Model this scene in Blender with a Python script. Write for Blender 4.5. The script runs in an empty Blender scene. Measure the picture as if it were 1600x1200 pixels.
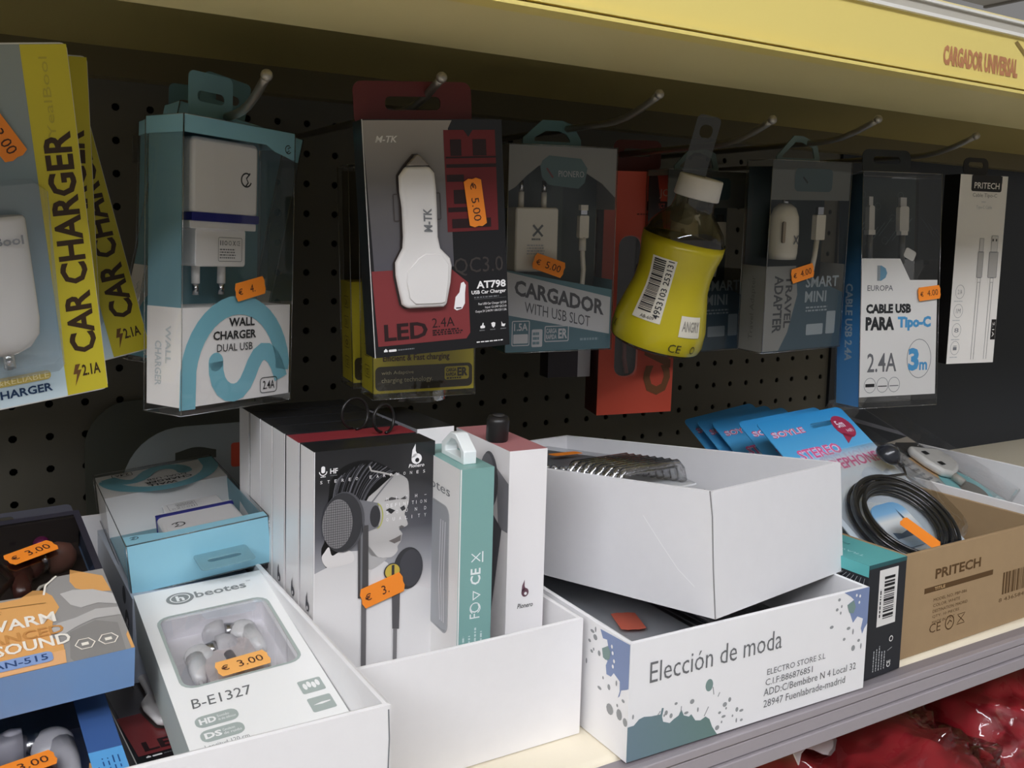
import bpy, bmesh, math, random
from math import sin, cos, pi, radians
from mathutils import Vector, Matrix, Euler
random.seed(7)
SC = bpy.context.scene
COL = SC.collection

# ------------------------------------------------------------------ camera
CAM_LOC = Vector((0.0, -0.7713, 1.40))
R_ = Vector((0.8560, -0.5162, 0.0266)); D_ = Vector((-0.0293, -0.0999, -0.9946)); F_ = Vector((0.5161, 0.8506, -0.1006))
cd = bpy.data.cameras.new('camera')
cd.sensor_fit = 'HORIZONTAL'; cd.sensor_width = 36.0; cd.lens = 36.0 * 1469.3 / 1600.0
cd.shift_y = -80.0 / 1600.0
cd.clip_start = 0.01; cd.clip_end = 50
cam = bpy.data.objects.new('camera', cd); COL.objects.link(cam)
m3 = Matrix((R_, -D_, -F_)).transposed()
cam.matrix_world = Matrix.Translation(CAM_LOC) @ m3.to_4x4()
SC.camera = cam

# ------------------------------------------------------------------ world and exposure
w = bpy.data.worlds.new('store'); SC.world = w; w.use_nodes = True
bg = w.node_tree.nodes['Background']
bg.inputs['Color'].default_value = (0.98, 0.96, 0.94, 1); bg.inputs['Strength'].default_value = 0.22
SC.view_settings.view_transform = 'Standard'; SC.view_settings.look = 'None'
SC.view_settings.gamma = 1.0; SC.view_settings.use_curve_mapping = False
SC.view_settings.exposure = 0.0
LAMP_STRENGTH = 17.5
SC.cycles.use_denoising = True
SC.cycles.max_bounces = 10; SC.cycles.transparent_max_bounces = 24
SC.cycles.caustics_reflective = False; SC.cycles.caustics_refractive = False

# ------------------------------------------------------------------ materials
def lin(c):
    return tuple((v / 12.92 if v <= 0.04045 else ((v + 0.055) / 1.055) ** 2.4) for v in c)
def hexc(h):
    h = h.lstrip('#'); return lin(tuple(int(h[i:i + 2], 16) / 255 for i in (0, 2, 4)))
_M = {}
def mat(h, rough=0.5, metal=0.0, spec=0.4, noise=0.0, nscale=60.0, emit=0.0, coat=0.0):
    k = (h, rough, metal, spec, noise, nscale, emit, coat)
    if k in _M: return _M[k]
    m = bpy.data.materials.new('mat_' + h.strip('#')); m.use_nodes = True
    nt = m.node_tree; b = nt.nodes['Principled BSDF']
    c = hexc(h)
    b.inputs['Base Color'].default_value = (*c, 1); b.inputs['Roughness'].default_value = rough
    b.inputs['Metallic'].default_value = metal; b.inputs['Specular IOR Level'].default_value = spec
    b.inputs['Coat Weight'].default_value = coat; b.inputs['Coat Roughness'].default_value = 0.06
    if emit:
        b.inputs['Emission Color'].default_value = (*c, 1); b.inputs['Emission Strength'].default_value = emit
    if noise:
        tc = nt.nodes.new('ShaderNodeTexCoord'); n = nt.nodes.new('ShaderNodeTexNoise')
        n.inputs['Scale'].default_value = nscale; n.inputs['Detail'].default_value = 4
        nt.links.new(tc.outputs['Object'], n.inputs['Vector'])
        mx = nt.nodes.new('ShaderNodeMix'); mx.data_type = 'RGBA'
        mx.inputs['A'].default_value = (*[v * (1 - noise) for v in c], 1); mx.inputs['B'].default_value = (*[min(1, v * (1 + noise)) for v in c], 1)
        nt.links.new(n.outputs['Fac'], mx.inputs['Factor']); nt.links.new(mx.outputs['Result'], b.inputs['Base Color'])
        bp = nt.nodes.new('ShaderNodeBump'); bp.inputs['Strength'].default_value = 0.08; bp.inputs['Distance'].default_value = 0.001
        nt.links.new(n.outputs['Fac'], bp.inputs['Height']); nt.links.new(bp.outputs['Normal'], b.inputs['Normal'])
    _M[k] = m; return m
def ramp_mat(name, z0, z1, stops, rough=0.35, axis=2, coat=0.0):
    """colour gradient, mostly print, running along a local axis of the thing"""
    m = bpy.data.materials.new(name); m.use_nodes = True; nt = m.node_tree; b = nt.nodes['Principled BSDF']
    b.inputs['Roughness'].default_value = rough; b.inputs['Coat Weight'].default_value = coat; b.inputs['Coat Roughness'].default_value = 0.06
    tc = nt.nodes.new('ShaderNodeTexCoord'); sx = nt.nodes.new('ShaderNodeSeparateXYZ')
    nt.links.new(tc.outputs['Object'], sx.inputs[0])
    mr = nt.nodes.new('ShaderNodeMapRange'); mr.inputs[1].default_value = z0; mr.inputs[2].default_value = z1
    nt.links.new(sx.outputs[axis], mr.inputs[0])
    cr = nt.nodes.new('ShaderNodeValToRGB'); nt.links.new(mr.outputs[0], cr.inputs[0])
    e = cr.color_ramp.elements
    while len(e) < len(stops): e.new(0.5)
    for q, (p, h) in zip(e, stops): q.position = p; q.color = (*hexc(h), 1)
    nt.links.new(cr.outputs[0], b.inputs['Base Color']); return m
def film(name, tint='#ffffff', gloss=0.04, edge=0.5, rough=0.04, bump=0.0, bscale=40):
    """thin clear packaging plastic"""
    m = bpy.data.materials.new(name); m.use_nodes = True; nt = m.node_tree; nt.nodes.clear()
    out = nt.nodes.new('ShaderNodeOutputMaterial'); mx = nt.nodes.new('ShaderNodeMixShader')
    tr = nt.nodes.new('ShaderNodeBsdfTransparent'); tr.inputs[0].default_value = (*hexc(tint), 1)
    gl = nt.nodes.new('ShaderNodeBsdfGlossy'); gl.inputs['Roughness'].default_value = rough
    lw = nt.nodes.new('ShaderNodeLayerWeight'); lw.inputs[0].default_value = 0.35
    mr = nt.nodes.new('ShaderNodeMapRange'); mr.inputs[3].default_value = gloss; mr.inputs[4].default_value = edge
    nt.links.new(lw.outputs['Fresnel'], mr.inputs[0]); nt.links.new(mr.outputs[0], mx.inputs[0])
    nt.links.new(tr.outputs[0], mx.inputs[1]); nt.links.new(gl.outputs[0], mx.inputs[2]); nt.links.new(mx.outputs[0], out.inputs[0])
    if bump:
        tc = nt.nodes.new('ShaderNodeTexCoord'); n = nt.nodes.new('ShaderNodeTexNoise'); n.inputs['Scale'].default_value = bscale
        n.inputs['Detail'].default_value = 3
        bp = nt.nodes.new('ShaderNodeBump'); bp.inputs['Strength'].default_value = bump; bp.inputs['Distance'].default_value = 0.004
        nt.links.new(tc.outputs['Object'], n.inputs['Vector']); nt.links.new(n.outputs['Fac'], bp.inputs['Height'])
        nt.links.new(bp.outputs['Normal'], gl.inputs['Normal']); nt.links.new(bp.outputs['Normal'], lw.inputs['Normal'])
    return m
WHITE = mat('#efeeef', 0.45, noise=0.015); CARD = mat('#eeecec', 0.5, noise=0.02, nscale=120); GLOSSW = mat('#f2f1ef', 0.2, spec=0.5, coat=0.3)
BLACK = mat('#131313', 0.35); INK = mat('#1d1d1f', 0.5); GREYI = mat('#77797c', 0.5); LGREY = mat('#b4b6b8', 0.5)
ORANGE = mat('#f98f2d', 0.55); TAGINK = mat('#4a2a22', 0.6); CHROME = mat('#c8c8cc', 0.22, metal=1.0)
CLEAR = film('clear_plastic', gloss=.025, edge=.35); EDGE = film('clear_plastic_fold', tint='#e8e8e8', gloss=.25, edge=.8, rough=.2)
CLEARB = film('clear_plastic_crumpled', gloss=0.06, edge=0.7, rough=0.08, bump=0.9, bscale=55)
YELLOW = mat('#cec031', 0.4)

# ------------------------------------------------------------------ mesh builder
EPS = 0.00016
_T = {}
def glyphs(s, bold, shear):
    k = (s, bold, shear)
    if k in _T: return _T[k]
    c = bpy.data.curves.new('t', 'FONT'); c.body = s; c.size = 1; c.offset = bold; c.shear = shear; c.resolution_u = 2
    o = bpy.data.objects.new('t', c); me = bpy.data.meshes.new_from_object(o)
    v = [(p.co.x, p.co.y) for p in me.vertices]; f = [tuple(p.vertices) for p in me.polygons]
    if v:
        x0 = min(a for a, _ in v); x1 = max(a for a, _ in v); y0 = min(b for _, b in v); y1 = max(b for _, b in v)
        v = [((a - x0) / max(x1 - x0, 1e-6), (b - y0) / max(y1 - y0, 1e-6)) for a, b in v]
    bpy.data.objects.remove(o); bpy.data.curves.remove(c); bpy.data.meshes.remove(me)
    _T[k] = (v, f); return _T[k]

class Fr:
    """a flat frame: origin, unit u and v, size; fractions of it address points"""
    def __init__(s, O, u, v, W, H):
        s.O = Vector(O); s.u = Vector(u).normalized(); s.v = Vector(v).normalized(); s.W = W; s.H = H; s.n = s.u.cross(s.v)
    def p(s, x, y, L=0):
        return s.O + s.u * (x * s.W) + s.v * (y * s.H) + s.n * (L * EPS)
    def sub(s, cx, cy, W, H, ang=0, L=0):
        a = radians(ang); u = s.u * cos(a) + s.v * sin(a); v = s.v * cos(a) - s.u * sin(a)
        return Fr(s.p(cx, cy, L) - u * W / 2 - v * H / 2, u, v, W, H)
def boxfr(w, d, h, o=0.0, x0=0, y0=0, z0=0):
    return {'F': Fr((x0, y0 - o, z0), (1, 0, 0), (0, 0, 1), w, h), 'L': Fr((x0 - o, y0 + d, z0), (0, -1, 0), (0, 0, 1), d, h),
            'R': Fr((x0 + w + o, y0, z0), (0, 1, 0), (0, 0, 1), d, h), 'T': Fr((x0, y0, z0 + h + o), (1, 0, 0), (0, 1, 0), w, d),
            'B': Fr((x0 + w, y0 + d + o, z0), (-1, 0, 0), (0, 0, 1), w, h)}
def rr(cx, cy, w, h, r, k=4):
    P = []
    for sx, sy, a in ((1, 1, 0), (-1, 1, 90), (-1, -1, 180), (1, -1, 270)):
        for i in range(k + 1):
            t = radians(a + 90 * i / k); P.append((cx + sx * (w / 2 - r) + r * cos(t), cy + sy * (h / 2 - r) + r * sin(t)))
    return P

def smooth(P, k=4):
    """closed curve through the points"""
    n = len(P); out = []
    for i in range(n):
        a, b, c, d = (P[(i + j - 1) % n] for j in range(4))
        for q in range(k):
            t = q / k; out.append(tuple(.5 * (2 * b[m] + (c[m] - a[m]) * t + (2 * a[m] - 5 * b[m] + 4 * c[m] - d[m]) * t * t + (3 * b[m] - a[m] - 3 * c[m] + d[m]) * t ** 3) for m in (0, 1)))
    return out

class MB:
    def __init__(s): s.v = []; s.f = []; s.m = []; s.mats = []; s.sm = []
    def mi(s, m):
        if m not in s.mats: s.mats.append(m)
        return s.mats.index(m)
    def add(s, vs, fs, m, smooth=False):
        b = len(s.v); s.v += [tuple(p) for p in vs]; i = s.mi(m)
        for f in fs: s.f.append(tuple(b + a for a in f)); s.m.append(i); s.sm.append(smooth)
    # flat printing
    def poly(s, fr, pts, m, L=1): s.add([fr.p(x, y, L) for x, y in pts], [tuple(range(len(pts)))], m)
    def rect(s, fr, x0, y0, x1, y1, m, L=1): s.poly(fr, [(x0, y0), (x1, y0), (x1, y1), (x0, y1)], m, L)
    def rrect(s, fr, x0, y0, x1, y1, r, m, L=1):
        w, h = (x1 - x0) * fr.W, (y1 - y0) * fr.H
        s.poly(fr, [(a / fr.W, b / fr.H) for a, b in rr((x0 + x1) / 2 * fr.W, (y0 + y1) / 2 * fr.H, w, h, r)], m, L)
    def frame(s, fr, x0, y0, x1, y1, r, t, m, L=1):
        w, h = (x1 - x0) * fr.W, (y1 - y0) * fr.H; c = ((x0 + x1) / 2 * fr.W, (y0 + y1) / 2 * fr.H)
        A = rr(*c, w, h, r); B = rr(*c, w - 2 * t, h - 2 * t, max(r - t, 1e-5)); n = len(A)
        s.add([fr.p(a / fr.W, b / fr.H, L) for a, b in A + B], [(i, (i + 1) % n, n + (i + 1) % n, n + i) for i in range(n)], m)
    def disc(s, fr, cx, cy, rx, ry=None, m=None, L=1, n=24, a0=0, a1=360):
        """radii in metres"""
        ry = ry or rx
        s.poly(fr, [(cx + rx / fr.W * cos(radians(a0 + (a1 - a0) * i / n)), cy + ry / fr.H * sin(radians(a0 + (a1 - a0) * i / n))) for i in range(n + (a1 - a0 < 360))], m, L)
    def stroke(s, fr, pts, wd, m, L=1, closed=False):
        P = [Vector((x * fr.W, y * fr.H)) for x, y in pts]; n = len(P); A = []; B = []
        for i in range(n):
            a = P[i - 1] if (i or closed) else P[i]; b = P[(i + 1) % n] if (i < n - 1 or closed) else P[i]
            t = (b - a); t = t.normalized() if t.length > 0 else Vector((1, 0)); q = Vector((-t.y, t.x)) * wd / 2
            A.append(P[i] + q); B.append(P[i] - q)
        vs = [fr.p(p.x / fr.W, p.y / fr.H, L) for p in A + B]
        s.add(vs, [(i, n + i, n + (i + 1) % n, (i + 1) % n) for i in range(n if closed else n - 1)], m)
    def ring(s, fr, cx, cy, r, wd, m, L=1, n=24, a0=0, a1=360, ry=None):
        ry = ry or r; full = a1 - a0 >= 360
        s.stroke(fr, [(cx + r / fr.W * cos(radians(a0 + (a1 - a0) * i / n)), cy + ry / fr.H * sin(radians(a0 + (a1 - a0) * i / n))) for i in range(n + (not full))], wd, m, L, full)
    def text(s, fr, t, x0, y0, x1, y1, m, L=2, bold=0.0, shear=0.0, rot=0):
        v, f = glyphs(t, bold, shear); dx, dy = x1 - x0, y1 - y0
        g = {0: lambda a, b: (x0 + a * dx, y0 + b * dy), 90: lambda a, b: (x1 - b * dx, y0 + a * dy),
             -90: lambda a, b: (x0 + b * dx, y1 - a * dy), 180: lambda a, b: (x1 - a * dx, y1 - b * dy)}[rot]
        s.add([fr.p(*g(a, b), L) for a, b in v], f, m)
    def fine(s, fr, x0, y0, x1, y1, rows, m, L=2, fill=0.55, seed=1, rot=0):
        """rows of print too small to read in the photograph"""
        rnd = random.Random(seed)
        for r in range(rows):
            c = 0.0; end = rnd.uniform(0.7, 1.0)
            while c < end:
                l = rnd.uniform(0.04, 0.13); e = min(c + l, end)
                b0 = (r + 0.5 - fill / 2) / rows; b1 = (r + 0.5 + fill / 2) / rows
                if rot == 0: s.rect(fr, x0 + c * (x1 - x0), y1 - b1 * (y1 - y0), x0 + e * (x1 - x0), y1 - b0 * (y1 - y0), m, L)
                else: s.rect(fr, x0 + b0 * (x1 - x0), y0 + c * (y1 - y0), x0 + b1 * (x1 - x0), y0 + e * (y1 - y0), m, L)
                c = e + 0.03
    def bars(s, fr, x0, y0, x1, y1, m, L=2, seed=3, n=60, vert=False):
        rnd = random.Random(seed); c = 0
        while c < n:
            a = rnd.choice((1, 1, 2, 3)); b = rnd.choice((1, 1, 2)); e = min(c + a, n)
            if vert: s.rect(fr, x0, y0 + c / n * (y1 - y0), x1, y0 + e / n * (y1 - y0), m, L)
            else: s.rect(fr, x0 + c / n * (x1 - x0), y0, x0 + e / n * (x1 - x0), y1, m, L)
            c = e + b
    # solids
    def box(s, x0, y0, z0, x1, y1, z1, m):
        v = [(x, y, z) for z in (z0, z1) for y in (y0, y1) for x in (x0, x1)]
        s.add(v, [(0, 2, 3, 1), (4, 5, 7, 6), (0, 1, 5, 4), (2, 6, 7, 3), (0, 4, 6, 2), (1, 3, 7, 5)], m)
    def extr(s, fr, pts, t, m, L=0, hole=None, smooth=False, cap=True):
        """outline in metres on frame, extruded t towards the viewer"""
        n = len(pts); q = lambda p, k: fr.O + fr.u * p[0] + fr.v * p[1] + fr.n * (k * t + L * EPS)
        fs = [(i, (i + 1) % n, n + (i + 1) % n, n + i) for i in range(n)]
        if hole is None:
            s.add([q(p, 0) for p in pts] + [q(p, 1) for p in pts], fs, m, smooth)
            if cap:
                s.add([q(p, 1) for p in pts], [tuple(range(n))], m); s.add([q(p, 0) for p in pts], [tuple(reversed(range(n)))], m)
        else:
            s.add([q(p, 0) for p in pts] + [q(p, 1) for p in pts], fs, m)
            s.add([q(p, 0) for p in hole] + [q(p, 1) for p in hole], [tuple(reversed(f)) for f in fs], m)
            s.add([q(p, 1) for p in pts] + [q(p, 1) for p in hole], fs, m)
            s.add([q(p, 0) for p in pts] + [q(p, 0) for p in hole], [tuple(reversed(f)) for f in fs], m)
    def tube(s, path, r, m, n=8, cap=True, rs=None):
        P = [Vector(p) for p in path]; k = len(P); rings = []; up = Vector((0, 0, 1)); prev = None
        for i in range(k):
            t = (P[min(i + 1, k - 1)] - P[max(i - 1, 0)]).normalized()
            a = prev if prev is not None else (up if abs(t.z) < 0.9 else Vector((1, 0, 0)))
            b = t.cross(a).normalized(); a = b.cross(t).normalized(); prev = a; ri = rs[i] if rs else r
            rings += [P[i] + (a * cos(2 * pi * j / n) + b * sin(2 * pi * j / n)) * ri for j in range(n)]
        fs = [(i * n + j, i * n + (j + 1) % n, (i + 1) * n + (j + 1) % n, (i + 1) * n + j) for i in range(k - 1) for j in range(n)]
        if cap: fs += [tuple(reversed(range(n))), tuple((k - 1) * n + j for j in range(n))]
        s.add(rings, fs, m, True)
    def lathe(s, prof, m, n=32, c=(0, 0, 0), ax='z', sx=1, sy=1, smooth=True, a0=0, a1=360):
        """profile (r, t); ends close when r = 0"""
        vs = []; k = len(prof); full = a1 - a0 >= 360; nn = n if full else n + 1
        for r, t in prof:
            for j in range(nn):
                a = radians(a0 + (a1 - a0) * j / n); x, y = r * cos(a) * sx, r * sin(a) * sy
                p = {'z': (x, y, t), 'y': (x, -t, y), 'x': (t, x, y)}[ax]
                vs.append((c[0] + p[0], c[1] + p[1], c[2] + p[2]))
        fs = [(i * nn + j, i * nn + (j + 1) % nn, (i + 1) * nn + (j + 1) % nn, (i + 1) * nn + j) for i in range(k - 1) for j in range(n)]
        s.add(vs, fs, m, smooth)
    def ball(s, c, r, m, sx=1, sy=1, sz=1, n=16):
        prof = [(r * sin(pi * i / 10), -r * cos(pi * i / 10) * sz) for i in range(11)]
        s.lathe(prof, m, n, c, 'z', sx, sy)
    def build(s, name, parent=None, bevel=0, seg=2, label=None, fixn=False):
        me = bpy.data.meshes.new(name); me.from_pydata(s.v, [], s.f)
        for mm in s.mats: me.materials.append(mm)
        for p, i, q in zip(me.polygons, s.m, s.sm): p.material_index = i; p.use_smooth = q
        me.update()
        if bevel or fixn:
            b = bmesh.new(); b.from_mesh(me); bmesh.ops.remove_doubles(b, verts=b.verts, dist=1e-6)
            if fixn: bmesh.ops.recalc_face_normals(b, faces=b.faces)
            b.to_mesh(me); b.free()
        o = bpy.data.objects.new(name, me); COL.objects.link(o)
        if parent: o.parent = parent
        if bevel:
            md = o.modifiers.new('bevel', 'BEVEL'); md.width = bevel; md.segments = seg; md.limit_method = 'ANGLE'; md.angle_limit = radians(40)
            for p in me.polygons: p.use_smooth = True
            try: me.set_sharp_from_angle(angle=radians(50))
            except Exception: pass
        if label: o['label'] = label
        return o

def place(o, loc, rot=(0, 0, 0)):
    o.location = loc; o.rotation_euler = tuple(radians(a) for a in rot); return o
def thing(name, label, cat, loc=(0, 0, 0), rot=(0, 0, 0), group=None):
    o = bpy.data.objects.new(name, None); COL.objects.link(o); o.empty_display_size = 0.02
    place(o, loc, rot); o['label'] = label; o['category'] = cat
    if group: o['group'] = group
    return o
def tag(o, label, cat, group=None):
    o['label'] = label; o['category'] = cat
    if group: o['group'] = group
    return o
def struct(o): o['kind'] = 'structure'; return o
def dup(root, loc, rot, label, group=None):
    r = root.copy(); COL.objects.link(r); place(r, loc, rot); r['label'] = label
    if group: r['group'] = group
    for ch in list(root.children):
        c = ch.copy(); COL.objects.link(c); c.parent = r
        for g in ch.children:
            e = g.copy(); COL.objects.link(e); e.parent = c
    return r
def sticker(parent, fr, cx, cy, ang, txt, L=6, W=0.0255, H=0.0115, up=False, m=None, lift=0.0):
    """orange price sticker with wavy cut ends"""
    g = fr.sub(cx, cy, W, H, ang, L); g.O = g.O + g.n * lift
    mb = MB(); e = 0.05
    pts = [(0, .28), (e, .0), (1 - e, 0), (1, .28), (1 - e * .35, .5), (1, .72), (1 - e, 1), (e, 1), (0, .72), (e * .35, .5)]
    mb.extr(g, [(a * W, b * H) for a, b in pts], 0.0002, m or ORANGE)
    g2 = Fr(g.O + g.n * 0.00022, g.u, g.v, W, H)
    if txt:
        mb.text(g2, '€', .09, .32, .23, .66, TAGINK, 1, .01)
        a, b = (.40, .88) if len(txt) > 3 else (.48, .64)
        mb.text(g2, txt, a, .28, b, .72, TAGINK, 1, .0)
    return mb.build('price_sticker', parent, label='orange price sticker')

# ------------------------------------------------------------------ setting: back wall, floor, ceiling, lamps
def pegboard():
    """perforated steel back panel with real holes"""
    mb = MB(); m = mat('#6b685f', 0.55, spec=0.25, noise=0.04, nscale=30)
    p = 0.02475; ox, oz = 0.0403, 1.267; r = 0.0030
    i0, i1, j0, j1 = -14, 36, -6, 10
    P = []
    for k in range(8):
        a = radians(45 * k + 22.5); P.append((r * cos(a), r * sin(a)))
    sq = [(.5, .21), (.21, .5), (-.21, .5), (-.5, .21), (-.5, -.21), (-.21, -.5), (.21, -.5), (.5, -.21)]
    vs, fs = [], []
    for i in range(i0, i1):
        for j in range(j0, j1):
            cx, cz = ox + i * p, oz + j * p; b = len(vs)
            vs += [(cx + a, 0, cz + c) for a, c in P] + [(cx + a * p, 0, cz + c * p) for a, c in sq] + [(cx + a, 0.002, cz + c) for a, c in P]
            vs += [(cx + a * p, 0, cz + c * p) for a, c in ((.5, .5), (-.5, .5), (-.5, -.5), (.5, -.5))]
            for k in range(8):
                k2 = (k + 1) % 8
                fs.append((b + k, b + 8 + k, b + 8 + k2, b + k2)); fs.append((b + k, b + k2, b + 16 + k2, b + 16 + k))
            for k, q in ((0, 24), (2, 25), (4, 26), (6, 27)): fs.append((b + 8 + k, b + q, b + 9 + k))
    mb.add(vs, fs, m)
    X0, X1, Z0, Z1 = ox + (i0 - .5) * p, ox + (i1 - .5) * p, oz + (j0 - .5) * p, oz + (j1 - .5) * p
    mb.box(X0, 0.0, 0.5, X1, 0.004, Z0, m); mb.box(X0 - .2, 0.012, Z0 - .1, X1 + .2, 0.016, 1.62, mat('#1d1c1a', 0.8))
    mb.box(X0, 0.0, Z1, X1, 0.004, 1.60, m)
    struct(mb.build('wall_back'))
    mb = MB(); mb.box(X1, -.004, 0.5, 1.6, 0.004, 1.6, mat('#2b2f36', .5)); struct(mb.build('wall_right'))
pegboard()
mb = MB(); mb.box(-4, -5, -0.02, 5, 0.6, 0.0, mat('#b9b4aa', 0.35, noise=0.05, nscale=3)); struct(mb.build('floor'))
def ceiling():
    mb = MB(); m = mat('#c9c3b6', 0.8, noise=0.05, nscale=40)
    mb.box(-4, -5, 2.75, 5, 2.5, 2.78, m)
    g = mat('#8f8a80', 0.6)
    for k in range(16): mb.box(-4 + .6 * k - .012, -5, 2.738, -4 + .6 * k + .012, 2.5, 2.75, g)
    for k in range(13): mb.box(-4, -5 + .6 * k - .012, 2.738, 5, -5 + .6 * k + .012, 2.75, g)
    struct(mb.build('ceiling'))
ceiling()
lampm = mat('#f6f8ff', 0.5, emit=LAMP_STRENGTH)
def lamp(x, y, label):
    t = thing('ceiling_lamp', label, 'lamp', (x, y, 2.69), group='ceiling lamps over the aisle')
    a = MB(); a.box(-.6, -.16, 0.02, .6, .16, 0.048, mat('#d8d8d4', 0.5)); a.build('housing', t)
    b = MB(); b.box(-.57, -.14, 0.0, .57, .14, 0.02, lampm); b.build('diffuser', t)
for x, y in ((-1.9, -1.1), (-1.9, -1.7), (-1.9, -2.3), (-0.65, -1.7), (-0.65, -2.3), (0.6, -2.0)):
    lamp(x, y, 'long white ceiling lamp over the aisle in front of the shelves')

# ------------------------------------------------------------------ shelves
def shelves():
    cream = mat('#e6d79c', 0.42, noise=0.02, nscale=25); rail = mat('#e6d27c', 0.35); white = mat('#e8e6e0', 0.3)
    X0, X1 = -0.45, 1.45
    t = thing('store_shelf', 'cream metal shelf above the hanging packages with a yellow price rail', 'shelf', (0, 0, 1.5))
    b = MB(); b.box(X0, -.275, .03, X1, 0, .05, mat('#a8995f', .5)); b.box(X0, -.398, .008, X1, -.275, .05, cream); b.box(X0, -.02, .009, X1, -.0005, .03, mat('#6b6246', .5))  # recessed underside board: cream paint darkened, its shade put into the colour
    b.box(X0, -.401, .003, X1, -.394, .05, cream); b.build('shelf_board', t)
    r = MB(); r.box(X0, -.410, .0045, X1, -.4015, .0352, rail); r.box(X0, -.4135, .0, X1, -.4015, .0018, rail); r.box(X0, -.4135, .0030, X1, -.4015, .0048, rail)
    r.box(X0, -.4125, .0352, X1, -.4015, .0372, white); r.box(X0, -.4105, .0372, X1, -.4035, .0430, mat('#bdb8ac', .4)); r.box(X0, -.4125, .0430, X1, -.4035, .0445, white)
    f = Fr((0, -.4102, 0), (1, 0, 0), (0, 0, 1), 1, 1)
    r.text(f, 'CARGADOR UNIVERSAL', .5150, .0098, .5915, .0215, mat('#b9805a', .5), 1, .05)
    r.poly(f, [(.586, .0315), (.589, .0330), (.618, .0150), (.618, .0110)], mat('#8a7440', .5), 1)
    r.build('price_rail', t)
    t = thing('store_shelf', 'cream metal shelf with a grey price rail carrying the cardboard trays', 'shelf', (0, 0, 1.1))
    b = MB(); b.box(X0, -.399, .004, X1, -.0005, .0279, mat('#f0e6cf', 0.42, noise=0.02, nscale=25)); b.build('shelf_board', t, bevel=.004, seg=3)
    g = mat('#a39ca0', .35); g2 = mat('#8d878b', .4)
    r = MB(); r.box(X0, -.4075, .0027, X1, -.3995, .0265, g2); r.box(X0, -.4115, .0215, X1, -.4070, .0265, g); r.box(X0, -.410, .0118, X1, -.4070, .0200, g)
    r.box(X0, -.4115, .0027, X1, -.4070, .0110, g); r.build('price_rail', t, bevel=.0006)
    t = thing('store_shelf', 'lowest cream shelf holding the red plastic wrapped bags', 'shelf', (0, 0, .92))
    b = MB(); b.box(X0, -.50, -.02, X1, -.0005, 0, cream); b.build('shelf_board', t, bevel=.003)
shelves()

def hook(x, z, label, tipy=-.30):
    mb = MB(); z0 = z - .013; path = [(0, -.004, 0), (0, tipy + .055, 0), (0, tipy + .045, .0004), (0, tipy + .033, .002), (0, tipy + .018, .006), (0, tipy + .006, .0105), (0, tipy, .013)]
    mb.tube(path, .0024, mat('#8f8a80', .35, metal=.8), 10); mb.ball((0, tipy, .0133), .0031, mat('#a39e94', .3, metal=.7), n=12)
    mb.box(-.014, -.004, -.014, .014, -.0002, .006, mat('#6d6a64', .4, metal=.5))
    o = mb.build('peg_hook'); place(o, (x, 0, z0)); tag(o, label, 'hook', 'metal hooks on the perforated panel')
for x, z, l in ((.1400, 1.4764, 'metal hook carrying the hanging dual wall charger box'), (.2366, 1.4858, 'metal hook carrying the dark red and grey car charger box'),
                (.3898, 1.4921, 'metal hook carrying the grey charger box with the slanted white band'), (.4905, 1.4849, 'metal hook whose tip shows above the yellow bottle'),
                (.6001, 1.4948, 'metal hook carrying the dark box with the small car plug'), (.7218, 1.4920, 'metal hook carrying the blue and white cable box'),
                (-.030, 1.478, 'metal hook carrying the yellow and blue car charger cards')):
    hook(x, z, l)

# ------------------------------------------------------------------ boxes: common pieces
def tab(parent, name, w, h, x, y, z, m, hw=.03, hh=.006, r=.006, hz=None, hx=None, t=.0006):
    """flat hanging flap with a euro slot"""
    mb = MB(); f = Fr((x, y, z), (1, 0, 0), (0, 0, 1), w, h)
    mb.extr(f, rr(w / 2, h / 2, w, h, r), t, m, hole=rr(hx or w / 2, hz or h * .6, hw, hh, hh * .49))
    return mb.build(name, parent)
def carton(w, d, h, front, side, top=None, back=None, bottom=None):
    mb = MB(); F = boxfr(w, d, h)
    for k, m in (('F', front), ('L', side), ('R', side), ('T', top or side), ('B', back or side)): mb.rect(F[k], 0, 0, 1, 1, m, 0)
    mb.rect(Fr((0, d, 0), (1, 0, 0), (0, -1, 0), w, d), 0, 0, 1, 1, bottom or side, 0)
    return mb, F
def shell(parent, w, d, h, m=None, o=.0006, name='clear_box', z0=0.0):
    mb = MB(); mb.box(-o, -o, z0 - o, w + o, d + o, h + o, m or CLEAR); ob = mb.build(name, parent, fixn=True)
    e = MB(); X, Y, Z = (-o, w + o), (-o, d + o), (z0 - o, h + o); r = .00032
    for x in X:
        for y in Y: e.tube([(x, y, Z[0]), (x, y, Z[1])], r, EDGE, 5)
        for z in Z: e.tube([(x, Y[0], z), (x, Y[1], z)], r, EDGE, 5)
    for y in Y:
        for z in Z: e.tube([(X[0], y, z), (X[1], y, z)], r, EDGE, 5)
    eo = e.build('folded_edge', ob); return ob

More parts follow.
